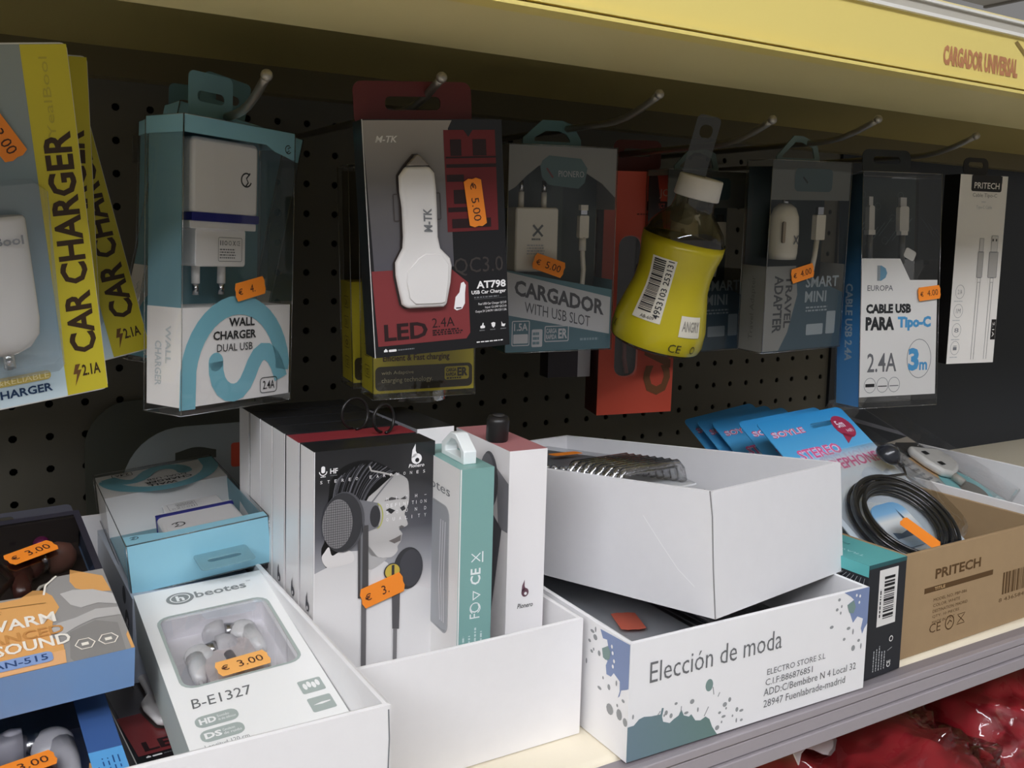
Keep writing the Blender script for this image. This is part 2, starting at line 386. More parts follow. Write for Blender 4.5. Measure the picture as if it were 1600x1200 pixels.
# ------------------------------------------------------------------ dual wall charger box
def wall_charger_box(label, loc, rot, stick=True, k=.90):
    w, d, h = .0899, .0321, .1761
    t = thing('wall_charger_box', label, 'charger box', loc, rot); t.scale = (k, k, k)
    teal = mat('#769fab', .5); teal2 = mat('#8fc4d6', .45); wht = mat('#f0edea', .4); tl3 = mat('#7fbccb', .45)
    F = boxfr(w, d, h)
    a = MB(); z1 = .362 * h
    a.box(.0004, .0004, .004, w - .0004, d - .0006, z1, wht)
    f = boxfr(w, d, h, -.0003)['F']
    arc = [(.050 + (.93 - .05) * (1 - cos(radians(q))) / 2, .105 + .262 * sin(radians(q)) - (.09 if q == 0 else 0)) for q in range(0, 180, 9)] + [(.915, .12)]
    a.poly(f, [(.10, .355)] + [p for p in arc if p[1] > .33] + [(.88, .355)], wht, 1); a.stroke(f, arc, .0120, tl3, 2)
    st = [(.29, .170), (.293, .135), (.315, .10), (.35, .075), (.40, .058), (.455, .053), (.51, .06), (.56, .082), (.60, .115), (.635, .15), (.675, .178), (.72, .192), (.77, .19), (.82, .172), (.865, .14), (.90, .10), (.91, .085)]
    a.stroke(f, st, .0115, tl3, 2); a.disc(f, .29, .170, .00575, m=tl3, L=2)
    a.text(f, 'WALL', .402, .291, .639, .322, INK, 3, .025); a.text(f, 'CHARGER', .262, .246, .655, .277, INK, 3, .025); a.text(f, 'DUAL USB', .297, .204, .622, .231, INK, 3, .0)
    a.frame(f, .70, .036, .87, .095, .0025, .0005, INK, 3); a.text(f, '2.4A', .728, .050, .845, .082, INK, 3, .01)
    fl = boxfr(w, d, h, -.0003)['L']; a.text(fl, 'WALL', .55, .17, .70, .30, mat('#c9cfd0', .5), 2, .02, rot=-90); a.text(fl, 'CHARGER', .26, .09, .44, .245, mat('#c9cfd0', .5), 2, .02, rot=-90)
    a.build('insert', t)
    b = MB(); b.box(.0008, d - .0012, z1, w - .0008, d - .0006, h - .001, teal); b.box(.0004, .002, z1, .0009, d - .0012, h - .008, teal)
    b.build('liner', t)
    c = MB(); ff = boxfr(w, d, h, .0007)
    for k in 'FLRB': c.rect(ff[k], 0, .945, 1, 1.004, teal2, 0)
    c.rect(ff['T'], 0, 0, 1, 1, teal2, 0)
    c.poly(ff['F'], [(.72, .945), (.80, .925), (.97, .905), (1, .905), (1, .945)], teal2, 0)
    c.ring(ff['F'], .935, .94, .0026, .0006, INK, 1, a0=60, a1=330, n=14); c.stroke(ff['F'], [(.96, .95), (.93, .944), (.945, .935), (.92, .929)], .0006, INK, 1)
    c.build('header', t)
    p = MB(); fr = Fr((0, .009, 0), (1, 0, 0), (0, 0, 1), 1, 1); W1 = mat('#f8f6f5', .18, coat=.5)
    g = Fr((0, .0245, 0), (1, 0, 0), (0, 0, 1), 1, 1)
    ch = thing_part = MB()
    ch.extr(g, rr(.0365, .1425, .0535, .047, .004, 4), .0205, W1)
    ch.build('charger', t, bevel=.0025, seg=3)
    cho = [o for o in t.children if o.name.startswith('charger')][0]
    q = MB(); q.extr(Fr((0, .0250, 0), (1, 0, 0), (0, 0, 1), 1, 1), rr(.0365, .1183, .0538, .0052, .001), .0213, mat('#2f3284', .25)); q.build('band', cho)
    q = MB(); q.extr(Fr((0, .0245, 0), (1, 0, 0), (0, 0, 1), 1, 1), rr(.0355, .1135, .0530, .0048, .001), .0200, W1)
    q.extr(g, rr(.0345, .1000, .0400, .0235, .002, 3), .0185, W1)
    fl = Fr((0, .0060, 0), (1, 0, 0), (0, 0, 1), 1, 1)
    q.frame(fl, .0320, .0915, .0515, .1065, .0012, .0003, GREYI, 1); q.fine(fl, .0333, .0930, .0500, .0998, 4, GREYI, 1, .45)
    for i, ch_ in enumerate(('II', 'o', 'O', 'x', 'CE')): q.text(fl, ch_, .0335 + i * .0034, .1015, .0360 + i * .0034, .1045, GREYI, 1)
    q.build('plug_base', cho, bevel=.0005)
    for x in (.0225, .0430):
        q = MB(); q.tube([(x, .0150, .0885), (x, .0150, .0775)], .0027, W1, 12); q.tube([(x, .0150, .0775), (x, .0150, .0705)], .0020, CHROME, 12); q.build('pin', cho)
    q = MB(); fl = Fr((0, .0040, 0), (1, 0, 0), (0, 0, 1), 1, 1); q.ring(fl, .0525, .1430, .0042, .0010, INK, 1, a0=50, a1=340, n=16); q.stroke(fl, [(.0555, .1475), (.0525, .1440), (.0540, .1415), (.0515, .1385)], .0010, INK, 1); q.build('emblem', cho)
    shell(t, w, d, h, film('clear_charger_box', gloss=.03, edge=.3))
    tab(t, 'hang_tab', .0345, .030, .0165, d * .5, h, teal, hw=.0215, hh=.0065, r=.004, hz=.0155)
    if stick: sticker(t, boxfr(w, d, h, .0009)['F'], .575, .425, 12, '4.')
    return t
wall_charger_box('clear box with a white dual wall charger hanging left of the dark car charger', (.1067, -.2571, 1.3008), (0, 1.27, 28.3))
wall_charger_box('second clear wall charger box hanging askew behind the front one', (.0935, -.172, 1.3215), (0, 12.0, 6), False)
wall_charger_box('rearmost clear wall charger box on the hook, nearest the perforated panel', (.1120, -.118, 1.3120), (0, 2.0, 2), False)  # back of the stack, added to block light falling on the lying box
wall_charger_box('light blue wall charger box lying on its back in the left tray', (.1621, -.0845, 1.2364), (-91.3, 5.4, 178.8), False, .865)

# ------------------------------------------------------------------ yellow and blue car charger cards
def charger_card(label, loc, rot, h, stick):
    w = .090; t = thing('car_charger_card', label, 'blister card', loc, rot, 'yellow and blue car charger cards')
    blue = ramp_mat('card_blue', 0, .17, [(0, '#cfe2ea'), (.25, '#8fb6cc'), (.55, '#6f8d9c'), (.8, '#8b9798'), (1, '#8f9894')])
    ink = mat('#3a2712', .5); mb = MB(); F = Fr((0, 0, 0), (1, 0, 0), (0, 0, 1), w, h)
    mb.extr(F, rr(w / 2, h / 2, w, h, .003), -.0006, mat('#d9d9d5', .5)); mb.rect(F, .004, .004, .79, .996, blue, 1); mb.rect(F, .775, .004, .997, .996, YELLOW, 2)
    mb.text(F, 'YealBool', .855, .755, .895, .965, mat('#b9ab3a', .5), 3, 0, rot=90)
    mb.text(F, 'CAR CHARGER', .822, .130, .965, .772, ink, 3, .03, rot=90)
    mb.poly(F, [(.835, .096), (.862, .096), (.845, .078), (.866, .078), (.822, .028), (.838, .066), (.818, .066)], mat('#6d4a24', .5), 3); mb.text(F, '2.1A', .868, .056, .968, .092, ink, 3, .025)
    mb.rrect(F, .28, .068, .70, .096, .002, mat('#c9b660', .5), 3); mb.text(F, 'SAFE&RELIABLE', .30, .073, .69, .091, mat('#ece3b0', .5), 4)
    mb.text(F, 'CAR CHARGER', .22, .030, .70, .056, mat('#14365c', .5), 3, .025)
    mb.build('card', t)
    b = MB(); g = Fr((0, -.0002, 0), (1, 0, 0), (0, 0, 1), 1, 1)
    b.extr(g, [(.012, .020), (.0655, .020), (.0685, .023), (.0715, .112), (.0665, .1165), (.012, .1165)], .011, film('blister', gloss=.05, edge=.5)); b.build('blister', t, fixn=True)
    c = MB(); W1 = ramp_mat('charger_white', .03, .10, [(0, '#f3f2f0'), (1, '#e4e2e0')], .2, coat=.4)
    c.lathe([(0, .031), (.005, .0312), (.011, .034), (.0155, .040), (.0165, .048), (.0165, .099), (.0155, .1005), (0, .1005)], W1, 28, (.0445, -.0056, 0), sy=.33)
    cp = Fr((.0445, -.0113, .088), (1, 0, 0), (0, 0, 1), 1, 1); c.text(cp, 'YealBool', -.012, .0, .0135, .0045, GREYI, 1, .02)
    o = c.build('charger', t)
    c = MB(); c.tube([(.0445, -.0056, .0315), (.0445, -.0056, .024)], .0028, film('clear_tip', gloss=.2, edge=.7), 10); c.ball((.0445, -.0056, .027), .0016, CHROME); c.build('tip', o)
    if stick: sticker(t, Fr((0, -.0004, 0), (1, 0, 0), (0, 0, 1), w, h), .625, .772, -62, '3.00', 6)
    return t
charger_card('front yellow and blue car charger blister card at the left edge, orange tag on it', (-.0142, -.2374, 1.3004), (13.68, -8.39, 4.62), .179, True)
charger_card('second yellow car charger card, mostly hidden behind the front one', (-.0157, -.2112, 1.3187), (3, -2.06, 0), .1675, False)
charger_card('third yellow car charger card, tilted furthest with its lower right corner showing', (.0142, -.2000, 1.3094), (0, -13.5, 0), .165, False)

# ------------------------------------------------------------------ dark car charger box with red flap
def dark_charger_box(label, loc, rot, stick=True, group=None):
    w, d, h = .0817, .0184, .1298
    t = thing('car_charger_box', label, 'charger box', loc, rot, group)
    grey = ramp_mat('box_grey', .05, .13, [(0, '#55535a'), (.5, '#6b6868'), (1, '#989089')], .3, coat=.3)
    red = mat('#7d3335', .35, coat=.3); dred = mat('#6d2428', .4); blk = mat('#17171a', .3, coat=.4); drk = mat('#2b1a1c', .35)
    mb, F = carton(w, d, h, blk, blk, mat('#6b2228', .4)); f = F['F']
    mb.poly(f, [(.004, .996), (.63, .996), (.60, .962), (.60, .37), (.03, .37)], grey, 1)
    mb.poly(f, [(.012, .37), (.56, .37), (.70, .295), (.70, .072), (.67, .048), (.03, .048)], red, 1)
    mb.stroke(f, [(.003, 0), (.003, 1)], .0005, mat('#c9c6c2', .4), 2)
    # big block letters running down the right side
    mb.rect(f, .565, .52, .945, .955, dred, 2); mb.poly(f, [(.71, .956), (.745, .925), (.78, .956)], blk, 3)
    for a, b in ((.61, .69), (.775, .875)): mb.rect(f, a, .845, b, .915, drk, 3)
    mb.rect(f, .575, .835, .945, .842, drk, 3); mb.rect(f, .575, .795, .945, .81, drk, 3); mb.rect(f, .62, .64, .83, .70, drk, 3); mb.rect(f, .575, .735, .70, .765, drk, 3)
    mb.rect(f, .575, .605, .76, .625, drk, 3); mb.rect(f, .60, .535, .89, .575, drk, 3)
    mb.text(f, 'M-TK', .085, .905, .24, .932, mat('#d8d4d0', .4), 2, .02, .3)
    mb.text(f, 'QC3.0', .60, .325, .97, .405, mat('#3b3634', .4), 2, .0)
    wt = mat('#f0eeee', .4)
    mb.text(f, 'AT798', .762, .264, .985, .298, wt, 2, .03); mb.text(f, 'USB Car Charger', .722, .236, .985, .257, wt, 2, .02)
    mb.fine(f, .74, .222, .984, .230, 1, GREYI, 2, .7, 4); mb.rect(f, .74, .2175, .984, .2185, GREYI, 2)
    mb.text(f, 'Fast USB Car Charger QC3.0', .77, .188, .984, .201, wt, 2); mb.text(f, 'Input 12-24V QC3.0', .82, .172, .984, .184, wt, 2); mb.text(f, 'Output 5V 2.4A/9V 1.8A/12V 1.5A', .745, .155, .984, .168, wt, 2)
    for i, x in enumerate((.795, .878, .957)):
        if i == 0: mb.rrect(f, x - .018, .086, x + .018, .098, .0006, wt, 2); mb.poly(f, [(x - .006, .097), (x + .002, .111), (x + .008, .109), (x + .008, .097)], wt, 2)
        elif i == 1: mb.poly(f, [(x - .016, .106), (x, .110), (x + .016, .106), (x + .012, .092), (x, .084), (x - .012, .092)], wt, 2)
        else: mb.poly(f, [(x - .016, .110), (x - .006, .098), (x + .016, .098), (x + .006, .086), (x - .016, .088)], wt, 2)
        mb.fine(f, x - .025, .074, x + .025, .080, 1, GREYI, 2, .8, i + 7)
    mb.fine(f, .745, .022, .975, .029, 1, wt, 2, .7, 5); mb.poly(f, [(.066, .022), (.066, .029), (.079, .036), (.092, .029), (.092, .022)], wt, 2); mb.rrect(f, .10, .021, .155, .031, .0005, wt, 2); mb.fine(f, .165, .022, .29, .030, 1, GREYI, 2, .7, 6)
    mb.text(f, 'LED', .075, .068, .385, .140, drk, 2, .03); mb.text(f, '2.4A', .42, .108, .585, .150, drk, 2, .0); mb.fine(f, .42, .072, .675, .100, 3, drk, 2, .7, 8)
    mb.poly(f, [(.585, .185), (.60, .235), (.63, .255), (.645, .295), (.665, .30), (.68, .285), (.672, .25), (.668, .205), (.645, .182), (.605, .176)], wt, 3); mb.rect(f, .60, .184, .64, .189, INK, 4)
    mb.build('carton', t)
    out = [(.342, .852), (.364, .852), (.440, .805), (.476, .775), (.483, .70), (.483, .62), (.479, .503), (.493, .454), (.56, .41), (.571, .375), (.558, .305), (.521, .208), (.496, .199), (.23, .205), (.198, .224), (.181, .287), (.166, .349), (.168, .404), (.224, .463), (.232, .51), (.233, .632), (.222, .70), (.223, .765), (.272, .805)]
    s = MB(); cx, cy = .36, .50
    s.poly(f, [(x + (.009 if x > cx else -.009), y + (.004 if y > cy else -.003)) for x, y in out], mat('#3a3331', .3), 4)
    for x in (.205, .500): s.frame(f, x - .022, .575, x + .022, .692, .001, .0006, mat('#4a4443', .3), 5)
    s.build('cutout', t)
    c = MB(); W1 = mat('#e0dddb', .15, coat=.6)
    c.extr(f, [(x * w, y * h) for x, y in out[2:]], .0042, W1, 4)
    o = c.build('charger', t, bevel=.0026, seg=4)
    c = MB(); inn = [(.328, .418), (.376, .434), (.491, .43), (.54, .382), (.53, .306), (.504, .222), (.474, .217), (.288, .222), (.25, .249), (.235, .319), (.245, .367)]
    c.extr(Fr(f.O + f.n * .0043, f.u, f.v, 1, 1), [(x * w, y * h) for x, y in inn], .0007, W1, 4); c.build('button', o, bevel=.0005)
    c = MB(); c.extr(f, [(x * w, y * h) for x, y in ((.345, .852), (.362, .852), (.437, .806), (.276, .806))], .0040, mat('#8a827a', .3, metal=.4), 9); c.build('tip', o, bevel=.0008)
    c = MB(); g = Fr(f.O + f.n * .0050, f.u, f.v, w, h); c.text(g, 'M-TK', .375, .525, .435, .625, GREYI, 1, .03, .1, rot=90); c.build('lettering', o)
    m = MB(); ff = Fr((-.0005, d * .7, h), (1, 0, 0), (0, 0, 1), .069, .0215)
    m.extr(ff, rr(.0345, .0095, .069, .0245, .005), .0008, mat('#5e2326', .4), hole=rr(.034, .0098, .0325, .0074, .0030)); m.build('hang_tab', t)
    if stick: sticker(t, F['F'], .775, .643, -84, '5.00', 6, W=.0275, H=.0105)
    return t
dark_charger_box('grey and dark red car charger box with a white plug hanging from a red flap', (.2035, -.29, 1.3314), (.68, -4.22, -7.31))

# ------------------------------------------------------------------ yellow fast charging boxes in film
def fast_box(label, loc, rot):
    w, d, h = .0645, .030, .140
    t = thing('fast_charger_box', label, 'charger box', loc, rot, 'yellow fast charging boxes')
    y = mat('#d9c83a', .4); br = mat('#5a3a18', .5); dk = mat('#463f2d', .4)
    mb, F = carton(w, d, .47 * h, y, y); f = Fr((0, 0, 0), (1, 0, 0), (0, 0, 1), w, h)
    mb.text(f, 'CHARGING', .15, .180, .97, .240, br, 2, .04); mb.text(f, 'Efficient & Fast charging', .09, .132, .75, .168, br, 2, .02)
    mb.rrect(f, .015, .012, .985, .118, .003, dk, 1); ly = mat('#d8d0a4', .5)
    mb.text(f, 'with Adaptive', .075, .078, .39, .098, ly, 2); mb.text(f, 'charging technology.', .075, .040, .58, .068, ly, 2)
    mb.rrect(f, .70, .045, .95, .105, .0015, y, 2); mb.text(f, 'CARGA', .715, .081, .82, .098, dk, 3, .03); mb.text(f, 'RAPIDA', .715, .061, .82, .077, dk, 3, .03); mb.text(f, 'ER', .83, .060, .935, .099, dk, 3, .04); mb.fine(f, .72, .048, .93, .057, 1, dk, 3, .8)
    l = Fr((0, d, 0), (0, -1, 0), (0, 0, 1), d, h)
    for i in range(4): mb.frame(l, .30, .06 + i * .095, .72, .115 + i * .095, .0012, .0004, br, 2); mb.text(l, ('CE', 'o', '5V', '2A')[i], .40, .072 + i * .095, .62, .100 + i * .095, br, 2)
    mb.build('carton', t)
    b = MB(); b.box(.002, d - .0012, .47 * h, w - .002, d - .0006, h - .002, mat('#4a4432', .5)); b.build('back_card', t)
    c = MB(); W1 = mat('#6b675c', .3); c.extr(Fr((0, .022, 0), (1, 0, 0), (0, 0, 1), 1, 1), rr(w / 2, .095, .034, .05, .004), .014, W1); c.build('charger', t, bevel=.002)
    shell(t, w, d, h, film('clear_film_box', gloss=.05, edge=.5, bump=.25, bscale=70), z0=-.003)
    tab(t, 'hang_tab', .030, .024, .017, d * .5, h, mat('#3c3a33', .5), hw=.016, hh=.005, r=.004)
    return t
fast_box('yellow fast charging box right behind the dark car charger box, its printed front showing below', (.2222, -.245, 1.3030), (0, -1.35, -8.67))
fast_box('yellow fast charging box further back, only its left side strip showing', (.2268, -.200, 1.3030), (0, -1.74, -8.17))
fast_box('rearmost yellow fast charging box, deepest on the hook and almost hidden', (.2460, -.155, 1.3060), (0, -1.0, -8))

# ------------------------------------------------------------------ grey charger box with cable and slanted white band
def cargador_box():
    w, d, h = .0844, .030, .1461
    t = thing('usb_charger_box', 'grey charger box with slanted white band, white plug and cable, above the pegboard middle', 'charger box', (.3413, -.20, 1.3183), (1.9, -1.1, -8.6))
    g1 = mat('#8b8985', .4); dk = mat('#4c5557', .4); tl = mat('#4f7078', .4); lt = mat('#b3b2b3', .4); ink = mat('#4b4b4e', .5)
    F = boxfr(w, d, h)
    b = MB(); b.box(0.0006, d - .0012, .0005, w - .0006, d - .0006, h - .0005, dk)
    f = Fr((0, d - .0012, 0), (1, 0, 0), (0, 0, 1), w, h); b.rrect(f, .33, .30, .66, .98, .004, mat('#56605f', .4), 1); b.build('liner', t)
    a = MB(); f = F['F']
    a.poly(f, [(0, 0), (1, 0), (1, .30), (.02, .40), (0, .40)], tl, 0); a.poly(f, [(.0, .395), (.985, .262), (.985, .075), (0, .185)], lt, 1)
    a.poly(f, [(.0, .185), (.985, .075), (.985, .005), (0, .005)], mat('#4d6870', .4), 1)
    g = f.sub(.50, .235, w, h, -11.5); g = Fr(f.p(.055, .2715), f.u * cos(.222) * 1 - f.v * sin(.222), f.v, w * .9, h)
    a.text(g, 'CARGADOR', .02, .012, .99, .090, ink, 2, .035); a.text(g, 'WITH USB SLOT', .13, -.062, .84, -.008, ink, 2)
    a.frame(f, .055, .030, .22, .155, .0012, .0007, lt, 2); a.text(f, '1.5A', .075, .105, .20, .142, lt, 3, .02); a.rrect(f, .07, .042, .205, .088, .0006, lt, 2)
    a.rrect(f, .24, .022, .34, .11, .001, lt, 2); a.fine(f, .25, .03, .33, .10, 3, tl, 3, .6); a.frame(f, .36, .045, .59, .125, .0012, .0007, lt, 2); a.text(f, 'CARGA', .375, .088, .475, .112, lt, 2, .02); a.text(f, 'RAPIDA', .375, .058, .475, .082, lt, 2, .02); a.text(f, 'ER', .49, .06, .575, .11, lt, 2, .03)
    a.fine(f, .70, .045, .94, .060, 1, mat('#7d8f94', .5), 2, .8)
    for k in ('L', 'R'): a.rect(F[k], 0, 0, 1, .35, tl, 0)
    a.build('insert', t); a = MB()
    # upper printed frame with arched window
    arch = [(.0, .78), (.06, .80), (.16, .855), (.27, .905), (.33, .905), (.40, .93), (.62, .92), (.70, .88), (.86, .83), (1, .76)]
    a.poly(f, [(0, 1), (0, .70)] + arch + [(1, 1)], g1, 0)
    a.poly(f, [(.28, .90), (.30, .93), (.36, .955), (.66, .945), (.72, .90), (.70, .83), (.64, .80), (.36, .815), (.30, .85)], mat('#516a6c', .4), 1)
    a.text(f, 'PIONERO', .45, .855, .69, .885, lt, 2, .0); a.stroke(f, [(.34, .895), (.40, .85)], .0013, mat('#6b3434', .5), 2)
    for k in ('L', 'R', 'T'): a.rect(F[k], 0, 0 if k == 'T' else .70, 1, 1, g1, 0)
    a.build('header', t)
    W1 = mat('#e6e0d4', .25, coat=.3); c = MB(); c.extr(Fr((0, .024, 0), (1, 0, 0), (0, 0, 1), 1, 1), rr(.0258, .080, .0335, .0460, .002), .017, W1); o = c.build('charger', t, bevel=.0012)
    q = MB(); gg = Fr((0, .0069, 0), (1, 0, 0), (0, 0, 1), 1, 1)
    q.stroke(gg, [(.0225, .0905), (.0300, .0825)], .0016, GREYI, 1); q.stroke(gg, [(.0300, .0905), (.0225, .0825)], .0016, GREYI, 1); q.fine(gg, .0215, .0795, .031, .0812, 1, GREYI, 1, .8); q.fine(gg, .018, .069, .036, .077, 4, LGREY, 1, .5); q.build('lettering', o)
    for x in (.016, .034): q = MB(); q.tube([(x, .015, .103), (x, .015, .114)], .0022, W1, 10); q.tube([(x, .015, .114), (x, .015, .122)], .0017, CHROME, 10); q.build('pin', o)
    c = MB(); c.extr(Fr((0, .013, 0), (1, 0, 0), (0, 0, 1), 1, 1), rr(.0640, .0895, .0075, .0165, .001), .005, W1)
    c.tube([(.0640, .0105, .082), (.0645, .0105, .068), (.0655, .0105, .058), (.065, .0105, .048), (.0600, .0105, .036), (.055, .0105, .03)], .0019, W1, 10); c.tube([(.0640, .0105, .082), (.0642, .0105, .072)], .0027, W1, 10)
    o = c.build('cable', t); q = MB(); q.box(.0615, .009, .0985, .0665, .012, .1045, CHROME); q.box(.061, .0085, .1015, .067, .0125, .1055, W1); q.build('connector', o)
    shell(t, w, d, h, CLEAR); 
    tm = MB(); A = [(-.023, 0), (.023, 0), (.023, .006), (.016, .0165), (.008, .019), (-.008, .019), (-.023, .006)]; B = [(-.014, .004), (.014, .004), (.014, .0055), (.011, .0095), (.005, .0115), (-.005, .0115), (-.014, .0065)]
    tm.extr(Fr((.039, d * .5, h), (1, 0, 0), (0, 0, 1), 1, 1), A, .0012, mat('#56797b', .35), hole=B); tm.build('hang_tab', t)
    sticker(t, boxfr(w, d, h, .0009)['F'], .375, .425, -18, '5.00')
cargador_box()

# ------------------------------------------------------------------ orange red cable box
def red_box():
    w, d, h = .0703, .0275, .207
    t = thing('cable_box', 'tall orange red box with a dark window hanging behind the yellow bottle', 'box', (.4759, -.13, 1.2503), (3.59, -1.35, -13.8))
    rd = mat('#e8604a', .4); dk = mat('#2a1714', .4); F = boxfr(w, d, h)
    mb = MB(); mb.extr(F['F'], [(0, 0), (w, 0), (w, h), (0, h)] if 0 else rr(w / 2, h / 2, w, h, .0004, 4), -.0012, rd, hole=rr(.0245, .0935, .020, .120, .0085, 4))
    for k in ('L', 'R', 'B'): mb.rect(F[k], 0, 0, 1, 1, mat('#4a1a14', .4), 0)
    mb.rect(F['T'], 0, 0, 1, 1, rd, 0); mb.rect(Fr((0, d, .0), (1, 0, 0), (0, -1, 0), w, d), 0, 0, 1, 1, rd, 0)
    f = F['F']; mb.text(f, 'JO8', .70, .893, .90, .932, mat('#e8c0ae', .5), 2); mb.rect(f, .545, .845, .915, .882, dk, 2); mb.text(f, 'PROTECT', .57, .855, .78, .873, rd, 3); mb.fine(f, .42, .825, .70, .834, 1, mat('#7a2a1e', .5), 2, .7)
    mb.text(f, 'CABLE', .60, .075, .965, .60, mat('#8a5a3a', .4), 2, .05, rot=90)
    mb.build('carton', t)
    b = MB(); b.box(.006, .004, .02, .043, d - .003, .165, dk); b.build('tray', t)
    c = MB(); W1 = mat('#d8d2cc', .25); c.box(.0205, -.0008, .0700, .0285, .0035, .0850, W1); c.tube([(.0235, .0015, .070), (.0240, .0015, .050), (.0265, .0010, .036)], .0022, mat('#8a4a44', .3), 8); c.build('cable', t)
    b = MB(); b.extr(Fr((0, -.0012, 0), (1, 0, 0), (0, 0, 1), 1, 1), rr(.0245, .0935, .0215, .1215, .009), .0004, CLEAR); b.build('window', t)
    tab(t, 'hang_tab', .044, .026, .013, d * .6, h, mat('#5a1f17', .5), hw=.026, hh=.0065)
red_box()
def small_white_box():
    w, d, h = .040, .016, .17
    t = thing('charger_box', 'small white edged dark box peeking out left of the orange red box', 'box', (.4345, -.115, 1.2830), (0, 0, -8))
    mb, F = carton(w, d, h, mat('#3a3038', .3), mat('#2c2329', .3)); mb.rect(F['F'], .70, 0, 1, 1, mat('#d9d4d6', .4), 1); mb.build('carton', t)
    tab(t, 'hang_tab', .03, .022, .005, d * .5, h, mat('#33302f', .5), hw=.016, hh=.005)
small_white_box()

# ------------------------------------------------------------------ yellow bottle
def bottle():
    t = thing('novelty_bottle', 'clear bottle with yellow label and white cap hanging tilted', 'bottle', (.4585, -.222, 1.3215), (6, 14.0, -46)); t.scale = (.90, .90, .94)
    prof = [(0, 0), (.030, .0), (.0365, .003), (.0385, .009), (.0380, .022), (.0335, .040), (.0305, .052), (.0300, .062), (.0315, .074), (.0335, .083), (.0335, .090), (.0300, .099), (.0240, .106), (.0178, .112), (.0165, .118), (.0165, .126)]
    m = MB(); m.lathe(prof, film('clear_bottle', tint='#d8d2c0', gloss=.08, edge=.6, rough=.03), 40); b = m.build('body', t)
    lb = [(r + .0005, z) for r, z in prof if .003 <= z <= .090]; lb = [(.0372, .004)] + lb[1:] + [(.0339, .0895)]
    m = MB(); m.lathe(lb, mat('#bdad1c', .3, coat=.4), 48); 
    def pr(ang, z):  # point on the label
        for (r0, z0), (r1, z1) in zip(prof, prof[1:]):
            if z0 <= z <= z1: r = r0 + (r1 - r0) * (z - z0) / max(z1 - z0, 1e-6); break
        a = radians(ang); return Vector(((r + .0009) * sin(a), -(r + .0009) * cos(a), z))
    def wrap(a0, a1, z0, z1, mtl, lift=0, n=8):
        vs = []; fs = []
        for i in range(n + 1):
            for j in range(n + 1):
                v = pr(a0 + (a1 - a0) * i / n, z0 + (z1 - z0) * j / n); q = Vector((v.x, v.y, 0)).normalized() * lift; vs.append(v + q)
        fs = [(i * (n + 1) + j, (i + 1) * (n + 1) + j, (i + 1) * (n + 1) + j + 1, i * (n + 1) + j + 1) for i in range(n) for j in range(n)]
        m.add(vs, fs, mtl, True)
    def wtext(s, a0, a1, z0, z1, mtl, rot=0, bold=0, lift=.0004):
        v, f = glyphs(s, bold, 0); vs = []
        for a, b in v:
            x, y = (a, b) if rot == 0 else (1 - b, a)
            p = pr(a0 + (a1 - a0) * x, z0 + (z1 - z0) * y); p += Vector((p.x, p.y, 0)).normalized() * lift; vs.append(p)
        m.add(vs, f, mtl)
    wh = mat('#d8d2c2', .4)
    wrap(-33, 5, .026, .075, wh); rnd = random.Random(5); z = .0325
    while z < .0735:
        th = rnd.choice((.0005, .0005, .0010, .0014)); wrap(-29, -10, z, min(z + th, .0735), INK, .0003, 3); z += th + rnd.choice((.0005, .0008))
    wtext('4953103 253131', -7, 2, .029, .074, INK, 90, .01); wtext('AB-609', -22, -4, .0275, .0300, INK)
    wrap(30, 62, .020, .036, wh, .0001); wtext('ANGRY', 33, 60, .0245, .0325, mat('#8f8a80', .5), 0, .02)
    wtext('CE', 22, 38, .007, .0135, mat('#3d3a1a', .5), 0, 0); wtext('x', -62, -55, .012, .018, mat('#3d3a1a', .5)); wtext('O', 52, 60, .007, .0135, mat('#3d3a1a', .5))
    m.build('label', t)
    m = MB(); m.lathe([(0, .1385), (.0170, .1385), (.0178, .1378), (.0185, .1230), (.0178, .1222), (.0150, .1222), (0, .1225)][::-1], mat('#e9e4dd', .4, noise=.01), 40); m.build('cap', t)
    m = MB(); m.extr(Fr((-.013, .003, .10), (1, 0, 0), (0, 0, 1), 1, 1), rr(.006, .042, .019, .084, .004), .0005, film('clear_strap', tint='#cfcfc8', gloss=.06, edge=.3), hole=rr(.006, .072, .010, .010, .004)); m.build('hanging_strap', t)
bottle()

